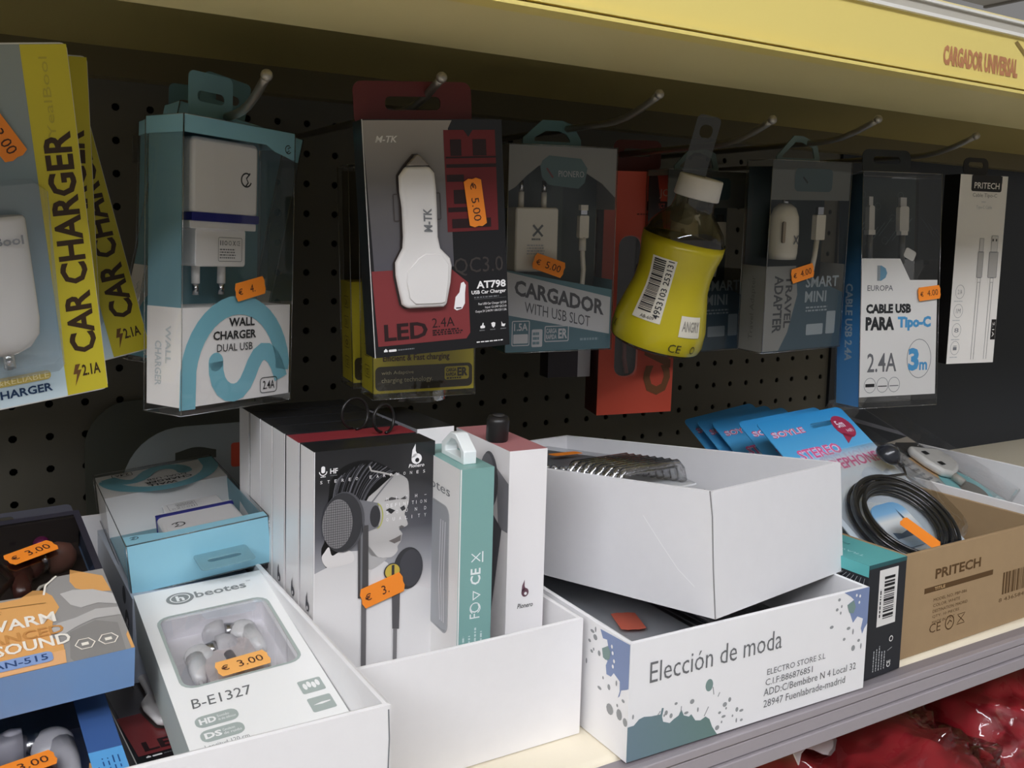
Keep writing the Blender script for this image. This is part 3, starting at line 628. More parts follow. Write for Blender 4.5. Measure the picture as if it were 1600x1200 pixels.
# ------------------------------------------------------------------ travel adapter boxes
def travel_box(label, loc, rot, stick):
    w, d, h = .0884, .0264, .1507
    t = thing('travel_adapter_box', label, 'charger box', loc, rot, 'travel adapter boxes')
    dk = mat('#3c4648', .4); g = mat('#8b8a84', .45); ink = mat('#3f4142', .5); F = boxfr(w, d, h); f = F['F']
    b = MB(); b.box(.0006, d - .0012, .0005, w - .0006, d - .0006, h - .0005, dk); b.build('liner', t)
    a = MB(); a.poly(f, [(0, .004), (.20, .004), (.30, .10), (.40, .30), (.36, .455), (0, .455)], mat('#807f7a', .45), 1)
    a.poly(f, [(0, 0), (1, 0), (1, .30), (.42, .42), (.38, .455), (0, .455)], mat('#42525a', .45), 0)
    a.text(f, 'TRAVEL', .245, .125, .330, .405, ink, 2, .025, rot=-90); a.text(f, 'ADAPTER', .105, .10, .215, .405, ink, 2, .025, rot=-90)
    gl = mat('#8f9799', .5); a.text(f, 'SMART', .50, .335, .93, .395, gl, 2, .02); a.text(f, 'MINI', .50, .255, .78, .315, gl, 2, .02); a.fine(f, .52, .20, .9, .235, 2, gl, 2, .5)
    a.rrect(f, .54, .075, .76, .135, .001, gl, 2); a.rrect(f, .80, .075, .92, .20, .001, gl, 2)
    a.rect(F['L'], 0, 0, 1, .455, g, 0); a.text(F['L'], 'Travel Adapter', .40, .06, .62, .40, mat('#6e6d68', .5), 1, rot=90); a.rect(F['R'], 0, 0, 1, .455, g, 0)
    a.build('insert', t); a = MB()
    for k in 'FLR': a.rect(F[k], 0, .955 if k == 'F' else .97, 1, 1, g, 0)
    a.rect(F['T'], 0, 0, 1, 1, g, 0); a.rect(f, 0, .80, 1, 1, mat('#6c6e6b', .4), 0); a.rrect(f, .28, .845, .76, .965, .004, mat('#45585c', .4), 1); a.stroke(f, [(.38, .92), (.44, .89)], .0015, mat('#1f2629', .4), 2)
    a.build('header', t)
    W1 = mat('#e9e2d2', .22, coat=.4); c = MB(); c.lathe([(0, .073), (.0140, .073), (.0150, .078), (.0155, .095), (.0145, .107), (.0115, .114), (.006, .1175), (0, .118)], W1, 28, (.0300, .0135, 0), sx=.84, sy=.72); o = c.build('charger', t)
    q = MB(); q.tube([(.0300, .0135, .116), (.0300, .0135, .122)], .0026, CHROME, 10); q.build('tip', o)
    q = MB(); q.extr(Fr((.0115, .0050, .0), (1, 0, 0), (0, 0, 1), 1, 1), rr(.0090, .095, .0030, .017, .0014), .0015, mat('#9c8d78', .3, metal=.5)); q.build('spring', o)
    q = MB(); gg = Fr((.0325, .0022, .089), (1, 0, 0), (0, 0, 1), 1, 1); q.stroke(gg, [(-.0024, .0035), (.0024, -.0035)], .0012, GREYI, 1); q.stroke(gg, [(.0024, .0035), (-.0024, -.0035)], .0012, GREYI, 1); q.build('emblem', o)
    c = MB(); c.extr(Fr((0, .013, 0), (1, 0, 0), (0, 0, 1), 1, 1), rr(.0665, .0985, .0105, .0205, .001), .005, W1); c.tube([(.0655, .0105, .088), (.0640, .0105, .075), (.0615, .0105, .062)], .0022, W1, 10); o = c.build('cable', t)
    q = MB(); q.box(.0633, .0090, .1090, .0697, .012, .1150, CHROME); q.build('connector', o)
    shell(t, w, d, h, CLEAR)
    tm = MB(); A = [(-.024, 0), (.024, 0), (.024, .004), (.020, .0155), (.004, .0205), (-.006, .0205), (-.024, .004)]; B = [(-.018, .003), (.018, .003), (.018, .0045), (.0155, .0115), (.003, .0155), (-.004, .0155), (-.018, .0045)]
    tm.extr(Fr((.040, d * .5, h), (1, 0, 0), (0, 0, 1), 1, 1), A, .0012, mat('#6b7f7c', .35), hole=B); tm.build('hang_tab', t)
    if stick: sticker(t, boxfr(w, d, h, .0009)['F'], .43, .415, 12, '4.00')
travel_box('dark travel adapter box with white car plug and price tag, right of the bottle', (.5547, -.24, 1.3142), (2.26, -1.84, -.9), True)
travel_box('untagged travel adapter box half hidden behind the yellow bottle', (.508, -.175, 1.3075), (1, -1.5, -1), False)

# ------------------------------------------------------------------ blue and white cable box
def europa_box():
    w, d, h = .0794, .0293, .1952
    t = thing('cable_box', 'tall blue and white clear cable box with a large 3m circle', 'box', (.650, -.26, 1.2665), (-2.71, -.8, -12.53))
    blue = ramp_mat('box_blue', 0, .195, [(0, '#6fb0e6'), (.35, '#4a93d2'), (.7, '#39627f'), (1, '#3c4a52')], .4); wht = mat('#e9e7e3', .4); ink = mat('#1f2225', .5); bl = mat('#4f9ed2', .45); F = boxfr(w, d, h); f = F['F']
    a = MB(); z0 = .045
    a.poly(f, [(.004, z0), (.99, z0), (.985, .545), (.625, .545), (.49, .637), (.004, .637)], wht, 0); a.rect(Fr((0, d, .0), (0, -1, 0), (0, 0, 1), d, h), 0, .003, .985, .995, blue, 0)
    a.rect(Fr((0, 0, z0 * h), (1, 0, 0), (0, 1, 0), w, d), 0, 0, 1, 1, mat('#8a8780', .5), 0)
    a.poly(f, [(.20, .542), (.25, .542), (.305, .555), (.325, .575), (.305, .595), (.25, .607), (.20, .607)], mat('#6a9ab4', .5), 1); a.poly(f, [(.20, .542), (.235, .542), (.235, .607), (.20, .607)], mat('#8f989c', .5), 2)
    a.text(f, 'EUROPA', .078, .499, .405, .523, GREYI, 1, .01); a.text(f, 'CABLE USB', .067, .402, .645, .443, ink, 1, .055); a.text(f, 'PARA', .064, .330, .43, .388, ink, 1, .055); a.text(f, 'Tipo-C', .475, .326, .91, .388, bl, 1, .055)
    a.text(f, '2.4A', .095, .150, .47, .232, mat('#6b6b6e', .5), 1, .01); a.ring(f, .765, .203, .0125, .0005, GREYI, 1, ry=.0165); a.text(f, '3', .625, .150, .765, .250, bl, 1, .05); a.text(f, 'm', .77, .152, .875, .188, bl, 1, .03)
    for i, x in enumerate((.135, .295, .445)):
        a.ring(f, x, .094, .0058, .0004, GREYI, 1, ry=.0062); a.rect(f, x - .058, .087, x + .058, .101 if i == 0 else .091, INK if i < 2 else GREYI, 1)
    l = Fr((0, d, 0), (0, -1, 0), (0, 0, 1), d, h); a.text(l, 'CABLE USB 2.4A', .34, .195, .66, .530, mat('#b9cedd', .5), 1, .03, rot=-90)
    a.build('insert', t)
    b = MB(); b.box(.001, d - .0014, .637 * h, w - .001, d - .0007, h - .001, mat('#3f484c', .4)); f2 = Fr((0, d - .0014, 0), (1, 0, 0), (0, 0, 1), w, h)
    for i in range(9): b.stroke(f2, [(.05 + i * .09, .70 + .02 * (i % 3)), (.22 + i * .09, .78 + .02 * (i % 3))], .0006, mat('#64747c', .5), 1); b.ring(f2, .08 + .1 * i, .72 + .05 * ((i * 2) % 5), .003, .0004, mat('#5a686e', .5), 1, n=10)
    b.build('liner', t)
    sil = mat('#c8c6c4', .3, metal=.3)
    for k, (x, zt) in enumerate(((.0185, .1765), (.0520, .1765))):
        c = MB(); c.extr(Fr((0, .016, 0), (1, 0, 0), (0, 0, 1), 1, 1), rr(x, .158, .0055 if k == 0 else .0095, .022, .002), .005, mat('#d6d3ce', .25)); c.tube([(x, .0135, .147), (x, .0135, .120)], .0026, mat('#6f7274', .4), 10); c.box(x - .0034, .0105, .1445, x + .0034, .0165, .1485, mat('#e0ddd8', .3)); o = c.build('cable', t)
        q = MB(); q.box(x - (.0020 if k == 0 else .0032), .0125, .169, x + (.0020 if k == 0 else .0032), .0155, zt, sil); q.build('connector', o)
    shell(t, w, d, h, film('clear_cable_box', gloss=.03, edge=.35))
    g = boxfr(w, d, h, .0009)['F']; q = MB(); s = g.sub(.60, .655, .0115, .0085, -25, 3); q.rrect(s, 0, 0, 1, 1, .002, mat('#b9b7b2', .5), 0); q.build('seal_sticker', t)
    tab(t, 'hang_tab', .050, .022, .015, d * .7, h, mat('#33373a', .5), hw=.028, hh=.006)
    sticker(t, g, .86, .488, 6, '4.00', 6, W=.0235)
europa_box()

def pritech_box():
    w, d, h = .0569, .0179, .1709
    t = thing('cable_box', 'slim white box with two grey cable drawings hanging at the far right', 'box', (.7793, -.25, 1.2961), (.68, -.4, -9.8))
    wht = mat('#e9e5df', .45); blk = mat('#1d1b1a', .4)
    mb, F = carton(w, d, h, wht, blk, blk); f = F['F']
    mb.rrect(f, .235, .915, .875, 1.0, .002, blk, 1); mb.rect(f, .235, .96, .875, .998, blk, 2); mb.text(f, 'PRITECH', .29, .930, .82, .962, wht, 3, .01)
    mb.text(f, 'Cable Tipo-C', .275, .880, .79, .906, mat('#8b8886', .5), 1); mb.fine(f, .47, .858, .60, .864, 1, LGREY, 1, .6); mb.text(f, 'Type-C Cable', .37, .820, .70, .842, LGREY, 1)
    gr = mat('#b3b0ac', .4)
    for x, wd, top in ((.545, .12, .60), (.82, .19, .60)):
        mb.frame(f, x - wd / 2, .46, x + wd / 2, top, .001, .0004, GREYI, 2); mb.rrect(f, x - wd / 2, .46, x + wd / 2, top, .001, gr, 1)
        z2 = top + (.07 if wd < .15 else .085); mb.frame(f, x - wd * .36, top - .005, x + wd * .36, z2, .0005, .0003, GREYI, 2); mb.rect(f, x - wd * .36, top, x + wd * .36, z2, mat('#cfccc8', .4), 1)
        mb.frame(f, x - .035, .435, x + .035, .46, .0003, .0003, GREYI, 2)
        for s in (-.028, .028): mb.stroke(f, [(x + s, .435), (x + s - .015, .02)], .0004, GREYI, 2)
    for s in (.78, .85): mb.rect(f, s - .012, .655, s + .012, .668, INK, 3)
    for z, tx in ((.385, '2.1A'), (.283, '1M'), (.18, '8'), (.085, 'i')):
        mb.ring(f, .17 - (.385 - z) * .06, z, .0052, .0003, GREYI, 1, ry=.0062); mb.text(f, tx, .125 - (.385 - z) * .06, z - .012, .215 - (.385 - z) * .06, z + .012, GREYI, 1); mb.fine(f, .06, z - .055, .26, z - .045, 1, LGREY, 1, .5, int(z * 99))
    mb.rect(f, .895, .125, .995, .235, blk, 1); mb.text(f, '2.1A', .92, .14, .965, .22, wht, 2, rot=-90)
    mb.build('carton', t)
    tab(t, 'hang_tab', .030, .016, .013, d * .6, h, blk, hw=.018, hh=.005)
pritech_box()

# ------------------------------------------------------------------ open trays
def tray(name, label, loc, rot, w, d, h, m, t=.0028, group=None, deco=None, roll=.0016, sag=0):
    """open carton with folded walls"""
    mb = MB(); N = 8
    o = [(0, 0), (w, 0), (w, d), (0, d)]; i = [(t, t), (w - t, t), (w - t, d - t), (t, d - t)]
    def ringp(P, inset=0):
        out = []
        for k in range(4):
            a, b = P[k], P[(k + 1) % 4]
            for q in range(N): out.append((a[0] + (b[0] - a[0]) * q / N, a[1] + (b[1] - a[1]) * q / N, q / N, k))
        return out
    O, I = ringp(o), ringp(i); n = len(O); c = (w / 2, d / 2)
    def bow(p, z):  # cardboard walls bow slightly
        x, y, s, k = p; b = sin(pi * s) * sag * (z / h) ** 2
        nx, ny = ((0, -1), (1, 0), (0, 1), (-1, 0))[k]; return (x + nx * b, y + ny * b, z - abs(b) * .3)
    zs = [0, h * .5, h - roll, h - roll * .3]
    rows = [[bow(p, z) for p in O] for z in zs]
    mid = [tuple((a + b) / 2 for a, b in zip(bow(p, h), bow(q, h))) for p, q in zip(O, I)]
    rows += [mid] + [[bow(p, z) for p in I] for z in (h - roll * .3, h - roll, h * .5, t)]
    vs = [v for r in rows for v in r]; fs = [(a * n + k, a * n + (k + 1) % n, (a + 1) * n + (k + 1) % n, (a + 1) * n + k) for a in range(len(rows) - 1) for k in range(n)]
    fs.append(tuple(reversed(range(n)))); fs.append(tuple((len(rows) - 1) * n + k for k in range(n)))
    mb.add(vs, fs, m, False)
    if deco: deco(mb, boxfr(w, d, h))
    ob = mb.build(name); place(ob, loc, rot); tag(ob, label, 'tray', group)
    return ob
def seam(mb, F):
    mb.stroke(F['F'], [(.997, 0), (.9955, .5), (.998, .8), (.996, .97)], .0006, GREYI, 1)
def crease(mb, F):
    mb.stroke(F['F'], [(1.0, 0.0), (.998, .4), (.999, .8), (.994, 1.0)], .0009, mat('#8d8b8c', .6), 1); mb.stroke(F['F'], [(.80, .72), (.855, .50), (.90, .33), (.945, .22)], .0004, mat('#fbfbfb', .4), 1)
tray('cardboard_tray', 'white cardboard tray in the bottom left corner holding the small earphone boxes', (-.11, -.4262, 1.1285), (0, 0, 0), .2650, .335, .0765, CARD, deco=seam)
tray('cardboard_tray', 'white cardboard tray in which the portrait earphone boxes stand upright', (.1560, -.3702, 1.1285), (0, 0, 0), .1378, .235, .0663, CARD, sag=.0008)
tray('cardboard_tray', 'plain white cardboard tray tilted on top of the printed tray', (.3075, -.1685, 1.1710), (-1.26, -5.93, -79.05), .2463, .1367, .0698, mat('#e9e8ea', .5, noise=.02, nscale=120), deco=crease, t=.003)
def eleccion(mb, F):
    f, l = F['F'], F['L']; g = mat('#6f7072', .5); bl = mat('#7f8fb5', .45); tl = ramp_mat('tray_teal', 0, .06, [(0, '#6f8591'), (1, '#6b8681')], axis=0); gd = mat('#97999a', .5); tg = mat('#7d9490', .45)
    mb.text(f, 'Elección de moda', .073, .625, .599, .800, g, 2, -.004)
    for t, a, b, x0, x1 in (('ELECTRO STORE S.L', .408, .462, .542, .803), ('C.I.F:B86876851', .312, .372, .537, .746), ('ADD:C/Bembibre N 4 Local 32', .218, .285, .531, .954), ('28947 Fuenlabrade-madrid', .112, .180, .533, .905)): mb.text(f, t, x0, a, x1, b, g, 2, .0)
    mb.disc(f, .303, .465, .0027, .0035, tg, 1)
    mb.poly(f, [(.0, .30), (.022, .301), (.04, .342), (.058, .351), (.086, .337), (.119, .331), (.123, .383), (.13, .378), (.125, .306), (.13, .26), (.155, .232), (.169, .255), (.188, .275), (.197, .324), (.208, .262), (.228, .238), (.237, .253), (.254, .187), (.274, .174), (.294, .194), (.31, .161), (.322, .086), (.336, .031), (.344, .002), (.0, .002)], tl, 1)
    for i, (x, y) in enumerate([(.133, .312), (.159, .292), (.217, .278), (.262, .276), (.176, .386), (.238, .363), (.376, .213), (.389, .282), (.367, .145), (.421, .073), (.442, .063), (.343, .06), (.404, .126), (.421, .172), (.44, .151), (.018, .377), (.35, .19), (.37, .25), (.36, .1), (.14, .33)]):
        mb.disc(f, x, y, .0006 + .0005 * (i % 3), .0008 + .0006 * (i % 2), gd, 1, 10)
    for p in ([(.318, .44), (.323, .37)], [(.288, .20), (.304, .275)], [(.34, .34), (.347, .375)], [(.105, .32), (.118, .36)], [(.196, .30), (.197, .35)]): mb.stroke(f, p, .0006, gd, 1)
    mb.poly(f, [(.876, .996), (.999, .996), (.999, .64), (.985, .597), (.976, .548), (.968, .606), (.976, .698), (.947, .734), (.927, .681), (.907, .797), (.899, .875), (.925, .905), (.908, .945)], bl, 1); mb.poly(f, [(.893, .87), (.925, .90), (.935, .83), (.925, .775), (.905, .79)], tg, 2)
    for i, (x, y) in enumerate([(.864, .808), (.854, .939), (.907, .638), (.93, .594), (.889, .542), (.936, .431), (.974, .431), (.961, .492), (.825, .692), (.867, .869), (.846, .848)]): mb.disc(f, x, y, .0007 + .0005 * (i % 3), .0010 + .0009 * (i in (3, 5, 6)), gd, 1, 10)
    for x, y in ((.952, .93), (.95, .87), (.935, .945)): mb.disc(f, x, y, .0008, .001, WHITE, 3, 8)
    mb.poly(l, [(.908, .963), (.999, .985), (.999, .618), (.993, .601), (.978, .567), (.974, .509), (.969, .487), (.974, .55), (.973, .632), (.954, .667), (.946, .621), (.932, .616), (.929, .686), (.934, .734), (.92, .74), (.916, .81), (.934, .862), (.93, .908), (.917, .898)], bl, 1); mb.poly(l, [(.916, .81), (.934, .862), (.943, .824), (.94, .755), (.928, .733), (.92, .74)], tg, 2)
    for i, (x, y) in enumerate([(.889, .753), (.907, .75), (.883, .901), (.893, .932), (.883, .726), (.893, .864), (.922, .566), (.941, .522), (.912, .458), (.963, .598), (.985, .491), (.946, .342), (.968, .419), (.975, .355), (.993, .328), (.867, .612), (.875, .805)]): mb.disc(l, x, y, .0007 + .0006 * (i % 3) + .0012 * (i in (11, 13)), .0009 + .0007 * (i % 2) + .0014 * (i in (11, 13, 14)), gd, 1, 10)
    for x, y in ((.947, .88), (.955, .77), (.952, .72), (.95, .83)): mb.disc(l, x, y, .0009, .0011, WHITE, 3, 8)
tray('cardboard_tray', 'white cardboard tray printed with blue and teal splashes and store address lines', (.298, -.4065, 1.1285), (0, 0, -1.1), .1823, .290, .0650, WHITE, deco=eleccion)
def brownprint(mb, F):
    f = F['F']; k = mat('#5d4325', .6)
    mb.text(f, 'PRITECH', .195, .695, .505, .795, k, 1, .03); mb.rect(f, .13, .575, .60, .628, k, 1); mb.text(f, 'TITLE', .195, .588, .265, .617, mat('#c4a376', .6), 2, .02)
    for i, s in enumerate(('MODEL NO: PBP-086', 'COLOR: WHITE', 'DESTINATION: MADRID', 'QTY: 10 PIECES', 'MADE IN P.R.C')): mb.text(f, s, .195, .475 - i * .056, (.42, .375, .43, .375, .345)[i], .505 - i * .056, k, 1, .0)
    mb.text(f, 'CE', .18, .165, .255, .255, k, 1, .0); mb.ring(f, .315, .215, .0048, .0010, k, 1, n=16); mb.stroke(f, [(.30, .20), (.315, .235), (.33, .215)], .0010, k, 1)
    mb.stroke(f, [(.37, .26), (.415, .18)], .0007, k, 1); mb.stroke(f, [(.415, .26), (.37, .18)], .0007, k, 1); mb.rect(f, .365, .265, .42, .272, k, 1); mb.rect(f, .365, .165, .42, .173, k, 1)
    mb.bars(f, .68, .33, .96, .56, k, 1, 11, 70); mb.text(f, '8 436584 1071', .66, .255, .96, .295, k, 1)
BROWN = mat('#a88d6a', .65, noise=.05, nscale=90)
tray('cardboard_carton', 'open brown cardboard carton with dark printing and a recycling mark on its front', (.5345, -.3956, 1.1285), (0, 0, 1.0), .1700, .140, .0714, BROWN, deco=brownprint, t=.003)
tray('cardboard_tray', 'plain white cardboard tray at the far right, behind the brown carton', (.7060, -.385, 1.1285), (0, 0, 0), .129, .24, .077, CARD, t=.002)

# ------------------------------------------------------------------ portrait earphone boxes
def portrait_box(label, loc, rot, w=.0690, d=.0215, h=.156, full=True, top=None, group='black topped portrait earphone boxes', stick=False):
    t = thing('earphone_box', label, 'earphone box', loc, rot, group)
    wht = mat('#eeebea', .3, coat=.2); blk = mat('#222224', .35, coat=.2); lt = mat('#f2f0f0', .4)
    mb, F = carton(w, d, h, ramp_mat('portrait_print', .02, .156, [(0, '#eceaea'), (.40, '#e4e0df'), (.52, '#a6a6aa'), (.66, '#5a5a60'), (.85, '#2a2a2c'), (1, '#222224')], .3, coat=.2), wht, top or blk, wht)
    f = F['F']
    def b_logo(fr, cx, cy, s, m, hole, sh=0):
        mb.disc(fr, cx, cy, s * .50, s * .48, m, 2, 20); mb.poly(fr, [(cx - s * .50 / fr.W, cy), (cx - s * .42 / fr.W, cy + s * .8 / fr.H), (cx - s * .12 / fr.W, cy + s * 1.35 / fr.H), (cx - s * .10 / fr.W, cy + s * .7 / fr.H), (cx + s * .1 / fr.W, cy + s * .35 / fr.H)], m, 2); mb.disc(fr, cx + s * .05 / fr.W, cy - s * .12 / fr.H, s * .20, m=hole, L=3, n=14)
    for k in ('L', 'R'):
        b_logo(F[k], .60, .455, .0056, mat('#55555a', .5), wht); mb.text(F[k], 'Pionero', .36, .412, .84, .426, mat('#55555a', .5), 2, .01, .25)
    mb.stroke(f, [(.004, 0), (.004, 1)], .0005, wht, 2)
    if full:
        hair = mat('#141415', .3); skin = ramp_mat('portrait_skin', .09, .142, [(0, '#d9d6d4'), (.25, '#b5b2b0'), (.6, '#c7c4c2'), (1, '#9d9b9a')], .3)
        mb.poly(f, smooth([(.106, .786), (.09, .70), (.06, .66), (.10, .60), (.25, .585), (.273, .699), (.419, .813), (.504, .848), (.649, .894), (.676, .899), (.648, .908), (.461, .953), (.267, .948), (.141, .904), (.117, .851)]), hair, .5)
        rnd = random.Random(2)
        for i in range(46):
            a = rnd.random(); j = rnd.uniform(-.006, .006); P0, P1, P2 = (.66 - .46 * a, .903 + .042 * sin(pi * a) + j), (.46 - .30 * a, .885 + .02 * a + j), (.40 - .27 * a, .805 - .035 * a + j)
            mb.stroke(f, [tuple((1 - q) ** 2 * P0[m] + 2 * q * (1 - q) * P1[m] + q * q * P2[m] for m in (0, 1)) for q in [k / 9 for k in range(10)]], .00035, mat(rnd.choice(('#4a4a4f', '#66666b', '#3a3a3e', '#808086')), .4), 2)
        mb.poly(f, smooth([(.676, .899), (.758, .875), (.776, .84), (.778, .80), (.762, .772), (.742, .75), (.771, .714), (.744, .704), (.696, .701), (.724, .682), (.718, .671), (.712, .654), (.685, .639), (.685, .621), (.632, .602), (.524, .609), (.444, .632), (.434, .734), (.419, .813), (.504, .848), (.649, .897)], 3), skin, 2)
        mb.stroke(f, [(.44, .935), (.455, .918), (.56, .905), (.645, .892)], .0009, mat('#b5b2ae', .4), 3); mb.stroke(f, [(.64, .892), (.56, .855), (.45, .80)], .0008, mat('#77777a', .4), 3)
        mb.poly(f, [(.579, .773), (.612, .779), (.66, .768), (.626, .757)], mat('#2a2a2c', .4), 3); mb.poly(f, [(.70, .775), (.735, .782), (.75, .768), (.72, .762)], mat('#38383b', .4), 3); mb.poly(f, [(.565, .806), (.625, .817), (.699, .807), (.63, .806)], mat('#4a4848', .4), 3)
        mb.poly(f, [(.700, .806), (.745, .815), (.768, .806), (.74, .803)], mat('#4a4848', .4), 3); mb.poly(f, [(.609, .662), (.663, .669), (.714, .678), (.709, .657), (.657, .650)], mat('#6e6866', .4), 3); mb.poly(f, [(.69, .706), (.715, .712), (.74, .706), (.715, .70)], mat('#6b6866', .4), 3)
        body = ramp_mat('portrait_body', .0, .104, [(0, '#eceaea'), (.7, '#e6e4e3'), (1, '#cfcccb')], .3, coat=.2)
        mb.poly(f, [(.004, .002), (.999, .002), (.999, .46), (.90, .475), (.78, .50), (.66, .545), (.60, .585), (.50, .612), (.42, .64), (.30, .645), (.20, .63), (.10, .60), (.004, .585)], body, 1)
        mb.poly(f, smooth([(.43, .66), (.524, .609), (.60, .603), (.53, .58), (.45, .57), (.38, .60), (.38, .66)]), mat('#b5b3b2', .35), 2)
        mb.poly(f, smooth([(.064, .64), (.085, .655), (.12, .671), (.146, .640), (.209, .650), (.30, .645), (.32, .61), (.22, .60), (.12, .60), (.08, .615)]), mat('#dedad8', .35), 2)
        g1 = mat('#3a3a3d', .35); g2 = mat('#57575b', .35); g3 = mat('#7a7a7e', .35); gold = mat('#c9b14c', .3)
        mb.poly(f, [(.36, .822), (.518, .802), (.521, .717), (.415, .704), (.394, .758)], g3, 4); mb.disc(f, .490, .757, .0030, .0060, g1, 5); mb.ring(f, .50, .757, .0036, .0006, mat('#b9b95a', .4), 6, ry=.0068, a0=-80, a1=80)
        mb.poly(f, [(.35, .73), (.435, .73), (.441, .47), (.355, .476)], mat('#4c4a4b', .35), 5); mb.poly(f, [(.382, .476), (.424, .473), (.429, .0), (.386, .0)], mat('#6b696a', .35), 5); mb.rect(f, .372, .477, .388, .74, mat('#77777a', .35), 6)
        mb.disc(f, .232, .752, .0118, .0163, g2, 6, 32); mb.disc(f, .222, .752, .0110, .0158, g1, 7, 32); mb.disc(f, .182, .749, .0083, .0132, mat('#8d8b8c', .35), 8, 32)
        for i in range(-6, 7):
            q = (1 - (i / 7) ** 2) ** .5; mb.stroke(f, [(.182 + i * .0012 / w, .749 - .0130 * q / h), (.182 + i * .0012 / w, .749 + .0130 * q / h)], .0002, g1, 9)
        for i in range(-9, 10):
            q = (1 - (i / 10) ** 2) ** .5; mb.stroke(f, [(.182 - .0081 * q / w, .749 + i * .00132 / h), (.182 + .0081 * q / w, .749 + i * .00132 / h)], .0002, g1, 9)
        mb.disc(f, .778, .553, .0088, .0118, g1, 4, 32); mb.disc(f, .80, .553, .0070, .0105, mat('#48484d', .35), 5, 28); mb.disc(f, .64, .552, .0050, .0047, g1, 6); mb.disc(f, .64, .552, .0043, .0041, gold, 7); mb.rect(f, .632, .525, .655, .575, g1, 8)
        mb.poly(f, [(.638, .515), (.711, .515), (.705, .338), (.647, .343)], mat('#59575a', .35), 5); mb.poly(f, [(.654, .342), (.688, .339), (.688, 0), (.656, 0)], mat('#7b797a', .35), 5)
        b_logo(f, .838, .943, .0062, lt, blk); mb.text(f, 'Pionero', .77, .913, .905, .926, lt, 2, .01, .25)
        for i, c in enumerate('STEREO EARPHONES'):
            if c != ' ': x = .046 + i * .0565; mb.text(f, c, x, .891, x + .018, .9015, lt, 4)
        for row, y in (('HIGH-', .806), ('DEFINITION', .783), ('SOUND', .758), ('QUALITY', .733)):
            n = len(row)
            for i, c in enumerate(row): x = .582 + i * (.325 / (n - 1)); mb.text(f, c, x, y if c != '-' else y + .005, x + (.004 if c == 'I' else .018), y + .012 if c != '-' else y + .0065, lt, 6)
        mb.rrect(f, .055, .927, .085, .950, .0009, lt, 3); mb.ring(f, .070, .932, .0020, .0005, lt, 3, a0=180, a1=360, n=10); mb.rect(f, .066, .914, .074, .921, lt, 3); mb.rect(f, .05, .913, .09, .9155, lt, 3); mb.text(f, 'HF', .125, .922, .185, .940, lt, 3, .02); mb.rect(f, .125, .915, .18, .917, GREYI, 3)
    mb.build('carton', t)
    if stick: sticker(t, F['F'], .555, .492, 15, '3.', 10)
    return t
ys = (-.3140, -.2896, -.2645, -.2410, -.2175, -.1935); PZ = 1.1316
nm = ('front black and white portrait earphone box with the price tag in the middle tray', 'portrait earphone box directly behind the front one', 'third portrait earphone box of the row, counted from the front', 'fourth portrait earphone box of the row, counted from the front', 'fifth portrait earphone box, second from the back of the row', 'rearmost portrait earphone box of the row against the back panel')
for i, (y, n) in enumerate(zip(ys, nm)):
    portrait_box(n, (.1604, y, PZ), (0, 0, -.6 + .3 * (i % 2)), full=(i == 0), stick=(i == 0), top=mat('#8a2f37', .4) if i == 1 else None)
def side_box():
    w, d, h = .0237, .0698, .1525
    t = thing('earphone_box', 'narrow white earphone box with dusky red top, turned sideways right of the teal one', 'earphone box', (.2615, -.3415, PZ), (0, 0, -3.2))
    wht = mat('#efecec', .3, coat=.2); mb, F = carton(w, d, h, wht, wht, mat('#b87a7c', .4)); l, f = F['L'], F['F']; g2 = mat('#5b5b60', .35)
    mb.poly(l, [(0, 0), (.70, 0), (.78, .5), (.95, .63), (.95, .999), (0, .999)], wht, 1)
    mb.disc(l, .66, .86, .0110, .0165, g2, 2, 28); mb.disc(l, .63, .86, .0095, .0150, mat('#77777d', .35), 3, 28); mb.poly(l, [(.78, .92), (.999, .88), (.999, .70), (.84, .70)], mat('#8b8b90', .35), 2); mb.poly(l, [(.66, .76), (.90, .70), (.72, .30), (.66, .30)], g2, 2)
    k = mat('#6a4a55', .5); cx, cy, s = .50, .468, .0046
    mb.disc(f, cx, cy, s * .5, s * .55, k, 1, 20); mb.poly(f, [(cx - s * .5 / w, cy), (cx - s * .42 / w, cy + s * .9 / h), (cx - s * .1 / w, cy + s * 1.6 / h), (cx - s * .08 / w, cy + s * .8 / h), (cx + s * .1 / w, cy + s * .4 / h)], k, 1); mb.disc(f, cx + .01, cy - .004, s * .2, m=wht, L=2, n=12); mb.text(f, 'Pionero', .30, .410, .72, .428, INK, 1, .01, .25)
    mb.build('carton', t)
side_box()
def back_side_box():
    w, d, h = .0245, .0690, .1560
    t = thing('earphone_box', 'black topped white earphone box turned sideways behind the teal one', 'earphone box', (.2335, -.2830, PZ), (0, 0, 1.5))
    mb, F = carton(w, d, h, mat('#efecec', .3, coat=.2), mat('#8b8b90', .35), mat('#222224', .35)); mb.build('carton', t)
back_side_box()
